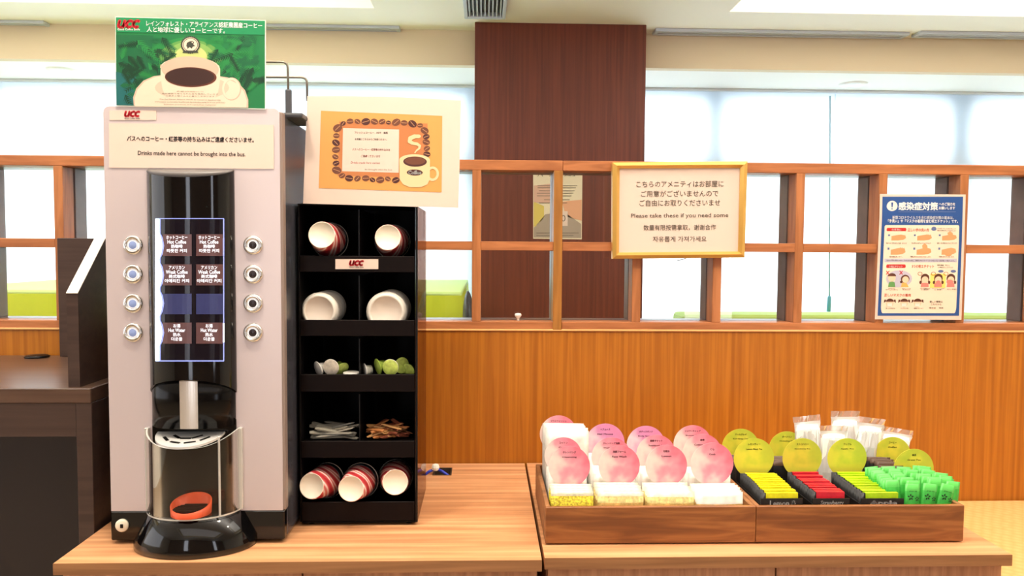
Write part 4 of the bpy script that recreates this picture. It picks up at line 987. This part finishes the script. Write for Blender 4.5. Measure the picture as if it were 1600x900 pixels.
for i, u in enumerate((56, 71.5, 86)):
    el(u, 73.6, 5, 4.6, 3, HAIR); el(u, 75, 3.9, 3.4, 3.5, FACE); gon([(u - 4.6, 82), (u - 4, 78), (u + 4, 78), (u + 4.6, 82)], 3.7, PINK); el(u, 71.6, 4.6, 2, 3.9, HAIR, 14, 180, 360)
    for s_ in ((-1, 1) if i < 2 else (1,)): el(u + s_ * 5, 77.5, 1.4, 1.8, 3.3, HAIR, 10)
    if i == 2: el(u - 1, 77, 4, 2.2, 4.1, PINK)
    if i == 1: el(u, 77.2, 2.8, 1.6, 4.1, PINK)
    for t in range(14):
        a0, a1 = 2 * math.pi * t / 14, 2 * math.pi * (t + 1) / 14; cu = u - 6
        gon([(cu + 2.8 * math.cos(a0), 69 + 1.9 * math.sin(a0)), (cu + 2.8 * math.cos(a1), 69 + 1.9 * math.sin(a1)), (cu + 2.2 * math.cos(a1), 69 + 1.45 * math.sin(a1)), (cu + 2.2 * math.cos(a0), 69 + 1.45 * math.sin(a0))], 4.4, mat('poster_circle', (176, 104, 52), .45))
el(74, 66.6, 3.2, 1.4, 3, SLAT); el(88.5, 66.6, 3.2, 1.4, 3, SLAT)
for u in (16.5, 33, 48.5):
    el(u, 89.4, 4.4, 3.2, 3, FACE); el(u, 88.6, 4.6, 2.4, 3.5, HAIR, 14, 180, 360); gon([(u - 4.4, 87), (u - 6.6, 87), (u - 7, 89.5), (u - 4.8, 88.5)], 3.6, HAIR); gon([(u + 4.4, 87), (u + 6.6, 87), (u + 7, 89.5), (u + 4.8, 88.5)], 3.6, HAIR)
    gon([(u - 3, 89.8), (u + 3, 89.8), (u + 2.6, 92.2), (u - 2.6, 92.2)], 3.8, PAPER)
q.done('print', r)
q = B()
def tp(t_, u, v, wu, hv, m, bold=.012):
    x, y = pg(u, v); q.text(t_, x, y, H(5), m, w=wu * 1.33, h=hv * 1.96, rot=.4, bold=bold)
tp('感染症対策', 45, 11, 46, 6.2, INKW, .04); tp('へのご協力を', 78.5, 9.2, 19, 2.3, INKW, .03); tp('お願いします', 78.5, 12.8, 19, 2.3, INKW, .03)
tp('新型コロナウイルスを含む感染症対策の基本は、', 51, 20, 72, 2.5, INKW); tp('「手洗い」や「マスクの着用を含む咳エチケット」です。', 51, 23.6, 82, 2.7, INKW, .03)
tp('①手洗い', 20.5, 30.1, 11, 1.7, INKW); tp('正しい手の洗い方', 46, 30.2, 25, 2.6, mat('poster_salmon_ink', (214, 96, 70), .5), .02); tp('爪は短く切っておきましょう', 79, 29.2, 22, 1.1, INKG); tp('時計や指輪は外しておきましょう', 79, 31, 22, 1.1, INKG)
for i, t_ in enumerate(('流水でよく手をぬらした後、石けんを', '手の甲をのばすようにこすります。', '指先・爪の間を念入りにこすります。', '指の間を洗います。', '親指と手のひらをねじり洗いします。', '手首も忘れずに洗います。')):
    tp(t_, (21, 50, 80)[i % 3], (43.6, 55)[i // 3], (24, 23, 24, 15, 24, 18)[i], 1.3, INKG)
tp('石けんで洗い終わったら、十分に水で流し、清潔なタオルやペーパータオルでよく拭き取って乾かします。', 50, 57.4, 80, 1.3, INKG)
SAL = MATS['poster_salmon_ink']
tp('②咳エチケット', 21.5, 61.7, 16, 1.6, INKW); tp('3つの咳エチケット', 53, 61.6, 26, 2.6, SAL, .02); tp('電車や職場、学校など', 77, 60.8, 15, 1.2, INKG); tp('人が集まるところでやろう', 79, 62.6, 18, 1.2, INKG)
for t_, u, v, w in (('何もせずに', 18, 84.6, 8), ('咳やくしゃみをする', 18, 86, 14), ('咳やくしゃみを', 35, 84.6, 10), ('手でおさえる', 35, 86, 9), ('マスクを着用する', 56.5, 84.6, 12), ('口・鼻を覆う', 56.5, 86, 9), ('ティッシュ・ハンカチで', 72, 84.6, 14), ('口・鼻を覆う', 72, 86, 9), ('袖で口・鼻を覆う', 87.5, 85.4, 11)): tp(t_, u, v - 0.7, w, 1.0, INKG)
tp('正しいマスクの着用', 25, 85.81, 31, 2.4, SAL, .02)
for t_, u, w in (('鼻と口の両方を', 17.5, 11), ('ゴムひもを耳に', 34, 10), ('隙間がないよう', 50, 11)): tp(t_, u, 93, w, 1.0, INKG)
tp('詳しい情報は', 70, 88.6, 15, 1.6, INKG, .02); tp('こちらから', 70, 90.6, 12, 1.4, INKG); tp('厚労省', 66, 92.8, 8, 1.2, INKG); tp('検索', 76, 92.8, 5, 1.2, INKG)
q.done('lettering', r)
# ================================================================== AMENITY TRAYS
TY0, TY1 = 1.472, 1.772
TZ1 = CT + .0755
b0 = UY(852, 852, TY0).x; b1 = UY(1180.5, 852, TY0).x; b2 = UY(1505, 852, TY0).x
def tray(x0, x1, label):
    r = thing('wooden_tray', ((x0 + x1) / 2, (TY0 + TY1) / 2, CT), label, 'tray', 'wooden amenity trays on the counter')
    t = .009; zb_ = CT + .003
    q = B(); q.box(x0, x1, TY0, TY0 + t, zb_, TZ1, TRAYW, .0012); q.done('front_panel', r)
    q = B(); q.box(x0, x1, TY1 - t, TY1, zb_, TZ1, TRAYI, .0012); q.done('back_panel', r)
    for a in (x0, x1 - t):
        q = B(); q.box(a, a + t, TY0 + t, TY1 - t, zb_, TZ1, TRAYI, .0012); q.done('side_panel', r)
    q = B(); q.box(x0 + t, x1 - t, TY0 + t, TY1 - t, zb_, zb_ + .006, TRAYI); q.done('bottom_panel', r)
    for x in (x0 + .02, x1 - .02):
        for y in (TY0 + .02, TY1 - .02):
            q = B(); q.lathe([(.007, 0), (.007, .003)], BLKM, (x, y, CT), n=12); q.done('foot', r)
    return r
tray(b0, b1 - .0004, 'brown wooden tray holding the sachets under pink round labels')
tray(b1 + .0004, b2, 'brown wooden tray holding teas under yellow green round labels')
TB = CT + .009                    # tray floor
# ---- round labels: watercolour prints
def watercolour(name, cols, scale=26, seed=0.0, blobs=()):
    m, nt, bs = base(name); N, L = nt.nodes, nt.links
    tc = N.new('ShaderNodeTexCoord'); n = N.new('ShaderNodeTexNoise'); n.inputs['Scale'].default_value = scale; n.inputs['Detail'].default_value = 2
    mp = N.new('ShaderNodeMapping'); mp.inputs['Location'].default_value = (seed, seed, seed)
    L.new(tc.outputs['Object'], mp.inputs[0]); L.new(mp.outputs[0], n.inputs['Vector'])
    sx = N.new('ShaderNodeSeparateXYZ'); L.new(tc.outputs['Object'], sx.inputs[0])
    g = N.new('ShaderNodeMath'); g.operation = 'MULTIPLY_ADD'; g.inputs[1].default_value = 6.0; g.inputs[2].default_value = 0.0; L.new(sx.outputs['X'], g.inputs[0])
    g2 = N.new('ShaderNodeMath'); g2.operation = 'MULTIPLY_ADD'; g2.inputs[1].default_value = 4.0; L.new(sx.outputs['Z'], g2.inputs[0]); L.new(g.outputs[0], g2.inputs[2])
    ad = N.new('ShaderNodeMath'); ad.operation = 'ADD'; L.new(n.outputs['Fac'], ad.inputs[0]); L.new(g2.outputs[0], ad.inputs[1])
    rp = N.new('ShaderNodeValToRGB'); el_ = rp.color_ramp.elements
    el_[0].position = cols[0][0]; el_[0].color = lin(cols[0][1]); el_[1].position = cols[-1][0]; el_[1].color = lin(cols[-1][1])
    for p_, c_ in cols[1:-1]: el_.new(p_).color = lin(c_)
    L.new(ad.outputs[0], rp.inputs[0]); L.new(rp.outputs[0], bs.inputs['Base Color']); bs.inputs['Roughness'].default_value = .45
    return m
PINKW = watercolour('pink_watercolour', [(.20, (248, 232, 222)), (.38, (246, 210, 206)), (.52, (240, 164, 178)), (.70, (238, 138, 158)), (.95, (232, 104, 126))])
PINKV = watercolour('violet_pink_watercolour', [(.16, (244, 232, 236)), (.36, (236, 190, 212)), (.54, (222, 146, 192)), (.95, (230, 140, 180))])
LIMEW = watercolour('lime_watercolour', [(.15, (226, 214, 70)), (.42, (224, 216, 66)), (.62, (200, 206, 60)), (.95, (184, 194, 58))], 30, .3)
CARD = mat('card_stock', (240, 236, 224), .6)
def disc(px, py, rpx, Y, mtl, t1, t2, label, group, edge):
    c = UY(px, py, Y); R0 = rpx * Y / FPX
    r = thing('round_label', c, label, 'label', group)
    q = B(); q.lathe([(R0, 0), (R0, .0008)], mtl, c, ax=(0, 1, 0), n=48); q.done('disc', r)
    q = B(); q.box(c.x - R0 * .45, c.x + R0 * .45, c.y + .0009, c.y + .0017, TB, c.z, CARD); q.done('card_stem', r)
    q = B(); z1 = c.z + R0 * .70
    q.text3(t1, (c.x, c.y - .0004, z1), (1, 0, 0), (0, 0, 1), edge, min(R0 * 1.05, .0045 * len(t1)), .0046, .02)
    q.text3(t2, (c.x, c.y - .0004, z1 - R0 * .24), (1, 0, 0), (0, 0, 1), edge, min(R0 * .80, .0033 * len(t2)), .0036, .015)
    q.done('lettering', r)
PINKI = mat('plum_ink', (118, 44, 60), .6); OLI = mat('olive_ink', (60, 66, 14), .6)
YA, YM, YC = 1.552, 1.632, 1.735
GP, GL = 'pink round labels in the sachet tray', 'yellow green round labels in the tea tray'
disc(889.5, 729, 33, YA, PINKW, 'クレンジング', 'Cleansing', 'pink round label, front of the leftmost row, above the bright yellow sachets', GP, PINKI)
disc(880, 712, 29.5, YM, PINKW, 'コットン', 'Cotton', 'pink round label tucked between the white packets and the front label of the leftmost row', GP, PINKI)
disc(872.5, 678, 29.5, YC, PINKW, 'マウスウォッシュ', 'Mouth Wash', 'highest pink round label, behind the tall white packets of the leftmost row', GP, PINKI)
disc(967.5, 728, 33, YA, PINKW, '洗顔フォーム', 'Face Wash', 'pink round label, front of the second row from the left', GP, PINKI)
disc(955, 714, 31.5, YM, PINKW, 'クレンジング洗顔', 'Washing Foam', 'pink round label, middle of the second row from the left', GP, PINKI)
disc(945.5, 692, 31, YC, PINKV, 'ヘアムース', 'Hair Mousse', 'violet pink round label, back of the second row from the left', GP, PINKI)
disc(1041, 727.5, 33.5, YA, PINKW, '化粧水', 'Lotion', 'pink round label, front of the third row from the left', GP, PINKI)
disc(1025, 710, 31.5, YM, PINKW, '歯磨きセット', 'Toothbrush Set', 'pink round label, middle of the third row from the left', GP, PINKI)
disc(1009, 695, 30.5, YC, PINKV, 'ボディスポンジ', 'Body Sponge', 'violet pink round label, back of the third row from the left', GP, PINKI)
disc(1112.5, 725, 34.5, YA, PINKW, 'くし', 'Comb', 'pink round label, front of the row nearest the yellow teas', GP, PINKI)
disc(1097, 709, 32, YM, PINKW, '綿棒', 'Cotton Swab', 'pink round label, middle of the row nearest the yellow teas', GP, PINKI)
disc(1082, 694, 30.5, YC, PINKW, 'シャワーキャップ', 'Shower Cap', 'pink round label, back of the row nearest the yellow teas', GP, PINKI)
YT = 1.640
disc(1178, 716, 32.5, YT, LIMEW, 'レモンティー', 'Lemon Black Tea', 'yellow green round label above the yellow tea bags', GL, OLI)
disc(1157, 699, 30, YC, LIMEW, 'アールグレイ', 'Earl Grey Tea', 'yellow green round label behind the lemon one, nearest the pink labels', GL, OLI)
disc(1253.5, 715.5, 32, YT, LIMEW, 'ストロベリー', 'Strawberry Tea', 'yellow green round label above the red tea bags', GL, OLI)
disc(1229, 702, 29, YC, LIMEW, 'ダージリン', 'Darjeeling Tea', 'yellow green round label at the back between the yellow and red teas', GL, OLI)
disc(1323.5, 715.5, 32, YT, LIMEW, 'アップル', 'Apple Tea', 'yellow green round label above the lime green tea bags', GL, OLI)
disc(1394, 712, 30.5, YC - .03, LIMEW, 'コーヒー', 'Coffee', 'yellow green round label above the black coffee packets', GL, OLI)
disc(1427.5, 733, 33, YT - .01, LIMEW, '緑茶', 'Green Tea', 'yellow green round label behind the green tea sticks', GL, OLI)

# ---- packets
def lens(w, t, n=6):
    return [(-w / 2 + w * k / n, -t / 2 * math.sin(math.pi * k / n)) for k in range(n + 1)] + [(w / 2 - w * k / n, t / 2 * math.sin(math.pi * k / n)) for k in range(1, n)]
def packet_mesh(name, w, h, t, bands, label, cat, group, lean=0.0):
    """a filled flat sachet; bands = [(height fraction, material), ...] from the bottom up"""
    q = B(); prof = [(0, .15), (.08, .2), (.2, .9), (.5, 1), (.78, .8), (.88, .2), (1, .14)]
    cuts = sorted({p[0] for p in prof} | {bnd[0] for bnd in bands})
    def th(z):
        for (a, ta), (c, tc_) in zip(prof, prof[1:]):
            if a <= z <= c: return ta + (tc_ - ta) * (z - a) / (c - a)
        return prof[-1][1]
    ring = lambda z: [(x, y - lean * z * h, z * h) for x, y in lens(w, t * th(z))]
    for z0, z1 in zip(cuts, cuts[1:]):
        mt = [bnd[1] for bnd in bands if bnd[0] >= z1 - 1e-6][0]
        q.rings([ring(z0), ring(z1)], mt, True, False, True)
    q.face(ring(0)[::-1], bands[0][1]); q.face(ring(1), bands[-1][1])
    bmesh.ops.remove_doubles(q.bm, verts=q.bm.verts[:], dist=1e-6)
    return q.done(name, None, label, cat, group)
def row(proto, n, x0, x1, y0, y1, z, rr, jx=.0015, rz=.03, tilt=-.06, zj=.003):
    for i in range(n):
        o = proto if i == 0 else proto.copy()
        if i: COL.objects.link(o)
        u = i / max(1, n - 1)
        o.location = (x0 + (x1 - x0) * u + rr.uniform(-jx, jx), y0 + (y1 - y0) * u, z + rr.uniform(0, zj))
        o.rotation_euler = (tilt + rr.uniform(-.015, .015), 0, rr.uniform(-rz, rz))
rr = random.Random(11)
FOIL = mat('sachet_cream_film', (240, 232, 206), .35, var=.06, vs=90); CLEARB = mat('sachet_clear_band', (226, 220, 190), .3, var=.08, vs=80)
YFL = mat('sachet_yellow_flakes', (226, 196, 60), .45, var=.22, vs=260); CRM = mat('sachet_pale_yellow', (236, 212, 140), .4, var=.12, vs=140); ORG = mat('sachet_orange_band', (226, 184, 110), .4, var=.12, vs=120)
WHT = mat('sachet_white', (242, 238, 226), .45, var=.04, vs=60)
cols = [(894.5, 68, [(.60, CRM), (.90, YFL), (.94, CLEARB), (1, FOIL)], 'bright yellow flake filled'), (969.5, 74, [(.76, ORG), (.90, CRM), (1, FOIL)], 'pale yellow'),
        (1048, 76, [(.74, ORG), (.88, CRM), (1, FOIL)], 'cream and amber'), (1126, 76, [(.73, ORG), (1, WHT)], 'mostly white')]
YF = TY0 + .016
for k, (px, wpx, bands, nm) in enumerate(cols):
    P = UY(px, 780, YF); w = wpx * YF / FPX
    where = ('leftmost row', 'second row from the left', 'third row from the left', 'row nearest the teas')[k]
    hf = UY(px, 770, YF).z - TB
    p0 = packet_mesh('sachet', w, hf, .010, bands, nm + ' sachet, front of the ' + where, 'sachet', 'front sachets, ' + where)
    row(p0, 6, P.x, P.x + .001, YF, YA - .012, TB, rr)
    p1 = packet_mesh('sachet', w * .96, hf + .012, .008, [(1, WHT)], 'white sachet in the middle of the ' + where + ' of pink labels', 'sachet', 'middle sachets, ' + where)
    row(p1, 5, P.x, P.x, YA + .014, YM - .010, TB, rr)
    if k == 0:
        p2 = packet_mesh('packet', .094, .172, .010, [(1, WHT)], 'tall white packet at the back left of the sachet tray', 'packet', 'tall white packets')
        row(p2, 6, b0 + .060, b0 + .060, YM + .022, YC - .012, TB, rr, tilt=-.02, zj=.004)
    else:
        p2 = packet_mesh('sachet', w * .96, hf + .012, .008, [(1, WHT)], 'white sachet at the back of the ' + where + ' of pink labels', 'sachet', 'back sachets, ' + where)
        row(p2, 6, P.x, P.x, YM + .016, YC - .010, TB, rr)
# tea bags in black envelopes with a coloured upper band, in open cartons
BLKP = mat('tea_black_envelope', (22, 20, 20), .4, var=.2, vs=200)
def tea(px0, px1, colr, nm, word, sub):
    P0, P1 = UY(px0, 780, TY0 + .012), UY(px1, 780, TY0 + .012); w = P1.x - P0.x; xc = (P0.x + P1.x) / 2; y0 = TY0 + .011
    r = thing('tea_carton', (xc, y0, TB), 'black open carton lettered ' + word + ' at the front of the tea tray', 'carton', 'tea cartons')
    zt_ = UY(px0, 779, y0).z; yk = y0 + .150
    q = B(); q.box(P0.x, P1.x, y0, y0 + .0015, TB, zt_, BLKP); q.box(P0.x, P0.x + .0015, y0 + .0015, yk, TB, zt_ - .012, BLKP); q.box(P1.x - .0015, P1.x, y0 + .0015, yk, TB, zt_ - .012, BLKP); q.box(P0.x, P1.x, y0 + .0015, yk, TB, TB + .001, BLKP); q.done('carton_body', r)
    q = B(); q.text3(word, (xc + .002, y0 - .0005, UY(px0, 786.5, y0).z), (1, 0, 0), (0, 0, 1), INKW, w * .62, .0105, .03); q.done('lettering', r)
    ct = mat('tea_' + nm, colr, .45, var=.06, vs=80); h = UY((px0 + px1) / 2, 772, y0 + .012).z - TB
    p = packet_mesh('tea_bag', w * .93, h, .009, [(1, BLKP)], nm + ' and black tea bag envelope standing in the ' + word + ' carton', 'tea bag', nm + ' tea bags')
    wl = w * .93; q = B(); q.box(-wl * .36, wl * .47, -.0052, -.0046, h * .60, h + .0006, ct); q.box(-wl * .36, wl * .47, -.0046, .0022, h, h + .0006, ct); lb2 = q.done('front_flap', None, nm + ' front flap'); lb2.parent = p
    for i in range(12):
        o = p if i == 0 else dup(p, p.location)
        o.location = (xc + rr.uniform(-.001, .001), y0 + .011 + .0112 * i, TB + .0012 + rr.uniform(0, .003) + .0003 * i); o.rotation_euler = (-.06 + rr.uniform(-.02, .02), 0, rr.uniform(-.025, .025))
tea(1189, 1254, (234, 222, 20), 'yellow', 'Lemon &', 'lemon')
tea(1270, 1327, (204, 26, 44), 'red', 'Strawberry', 'strawberry')
tea(1345, 1412, (176, 214, 16), 'lime', 'Apple', 'apple')
# dark packets behind
for px, Y0, n, lab, grp, w in ((1228, YT + .012, 6, 'black tea bag envelope behind the yellow and red teas', 'black tea bags at the back of the tea tray', .055), (1164, YT + .012, 6, 'black tea bag envelope behind the lemon label', 'black tea bags behind the lemon label', .055), (1394, YT - .02, 8, 'black coffee packet beside the green tea sticks', 'black coffee packets', .055)):
    x = UY(px, 745, Y0).x
    p = packet_mesh('packet', w, .100, .009, [(.9, BLKP), (1, mat('packet_brown_seal', (88, 62, 44), .5))], lab, 'packet', grp)
    for i in range(n):
        o = p if i == 0 else p.copy()
        if i: COL.objects.link(o)
        o.location = (x + rr.uniform(-.003, .003), Y0 + .0105 * i, TB + rr.uniform(0, .006)); o.rotation_euler = (-.05, rr.uniform(-.05, .05), rr.uniform(-.06, .06))
# green tea sticks
GST = mat('green_stick_film', (66, 184, 70), .4, var=.08, vs=60); GST2 = mat('green_stick_seal', (96, 204, 92), .4); LEAFK = mat('leaf_black', (12, 30, 14), .5)
def leaf_stick(label, group):
    p = packet_mesh('tea_stick', .030, .104, .006, [(.86, GST), (1, GST2)], label, 'tea stick', group)
    q = B(); y = -.0038
    for cx, cz, s_ in ((-.005, .078, 1), (.008, .075, .7)):
        for a in (20, 90, 160, 250, 310):
            t = rad(a); dx, dz = math.cos(t), math.sin(t)
            q.face([(cx + dx * .001 * s_, y, cz + dz * .001), (cx + dx * .004 * s_ - dz * .0018 * s_, y, cz + dz * .004 * s_ + dx * .0018 * s_), (cx + dx * .0072 * s_, y, cz + dz * .0072 * s_), (cx + dx * .004 * s_ + dz * .0018 * s_, y, cz + dz * .004 * s_ - dx * .0018 * s_)], LEAFK)
    l = q.done('leaf_print', None); l.parent = p
    q = B(); q.text3('green tea', (0, -.0034, .0895), (1, 0, 0), (0, 0, 1), LEAFK, .016, .003, .01); l = q.done('lettering', None); l.parent = p
    return p
fx = [(1425, 8, .06), (1446, 0, -.10), (1478, 0, -.22)]
p = leaf_stick('green tea stick with a leaf print standing upright, leftmost of the front three', 'front green tea sticks')
for i, (px, _, ry) in enumerate(((1424, 0, .03), (1449, 0, .12), (1474, 0, .24))):
    P = UY(px - (0, 3, 8)[i], 795, TY0 + .016); lab = ('green tea stick with a leaf print standing upright, leftmost of the front three', 'green tea stick with a leaf print, middle of the front three', 'green tea stick with a leaf print leaning most to the right, front of the tray')[i]
    if i == 0: p.location = (P.x, TY0 + .016, TB); p.rotation_euler = (-.04, ry, 0)
    else: dup(p, (P.x, TY0 + .016 + .002 * i, TB), (-.04, ry, 0), lab)
ps = packet_mesh('tea_stick', .030, .104, .006, [(.86, GST), (1, GST2)], 'plain backed green tea stick packed behind the front three', 'tea stick', 'green tea sticks packed at the back')
i = 0
for rw in range(10):
    for cxi in range(4):
        o = ps if i == 0 else ps.copy()
        if i: COL.objects.link(o)
        i += 1
        y = TY0 + .030 + rw * .0105; x = UY(1408 + cxi * 23.5, 790, TY0 + .02).x - .002
        o.location = (x + rr.uniform(-.004, .004) + .012 * (cxi > 1) * (rw < 5), y + rr.uniform(-.001, .001), TB + rr.uniform(-.0, .006) + .002 * (rw > 5)); o.rotation_euler = (-.05, (cxi - 1.2) * .055 + rr.uniform(-.03, .03), rr.uniform(-.08, .08))
# plastic wrapped white items
FILM = clear('crinkled_film', (.98, .97, .96), .12, .08, frost=.58, frost_c=(1, .99, .97)); SEAL = clear('sealed_film_edge', (.96, .90, .87), .12, .1, frost=.30, frost_c=(.95, .84, .78))
FILL = mat('white_wrapped_cup', (255, 254, 250), .45)
def bag(px0, px1, pyt, Y, rot, label, h=None):
    A, C = UY(px0, pyt, Y), UY(px1, pyt, Y); w = C.x - A.x; xc = (A.x + C.x) / 2; ht = (A.z + C.z) / 2 - TB
    r = thing('wrapped_item', (xc, Y, TB), label, 'wrapped item', 'plastic wrapped white items at the back of the tea tray')
    rs = []; sd = random.Random(int(px0)); n = 22
    for f, th_, ww in ((0, .10, .8), (.15, .7, .95), (.4, 1, 1), (.65, .95, .98), (.82, .6, .95), (.9, .1, 1), (.93, .06, 1.02)):
        ring = [];
        for (x, y) in lens(w * ww, .030 * th_, 11):
            ring.append((xc + x + sd.uniform(-.002, .002), Y + y + sd.uniform(-.003, .003) * (th_ > .2), TB + f * ht))
        rs.append(ring)
    q = B(); q.rings(rs, FILM, True, False, False); q.done('film_bag', r)
    q = B(); q.rings([[(xc - w * .51 + w * 1.02 * k / 8, Y + sd.uniform(-.002, .002), TB + ht * .93) for k in range(9)], [(xc - w * .51 + w * 1.02 * k / 8, Y + sd.uniform(-.003, .003), TB + ht * 1.0) for k in range(9)]], SEAL, False, False, False); q.done('sealed_edge', r, 'crimped clear film edge')
    q = B(); q.lathe([(w * .30, .0), (w * .40, ht * .3), (w * .46, ht * .82), (w * .40, ht * .87), (.0005, ht * .89)], FILL, (0, 0, 0), n=20)
    for v in q.bm.verts: v.co.y *= .28; v.co += Vector((xc, Y, TB + .002))
    q.done('wrapped_cup', r)
    r.rotation_euler = (0, rot, 0)
bag(1252, 1294, 649, YC - .004, -.10, 'plastic wrapped white item leaning left, leftmost of the wrapped bunch')
bag(1280, 1322, 665, YC - .040, .02, 'plastic wrapped white item standing low in front of the bunch, behind the red teas')
bag(1299, 1343, 642, YC + .010, .0, 'plastic wrapped white item standing tallest in the middle of the bunch')
bag(1326, 1368, 652, YC - .020, .12, 'plastic wrapped white item behind the apple tea label')
bag(1362, 1411, 668, YC + .008, .16, 'plastic wrapped white item leaning right behind the coffee label')
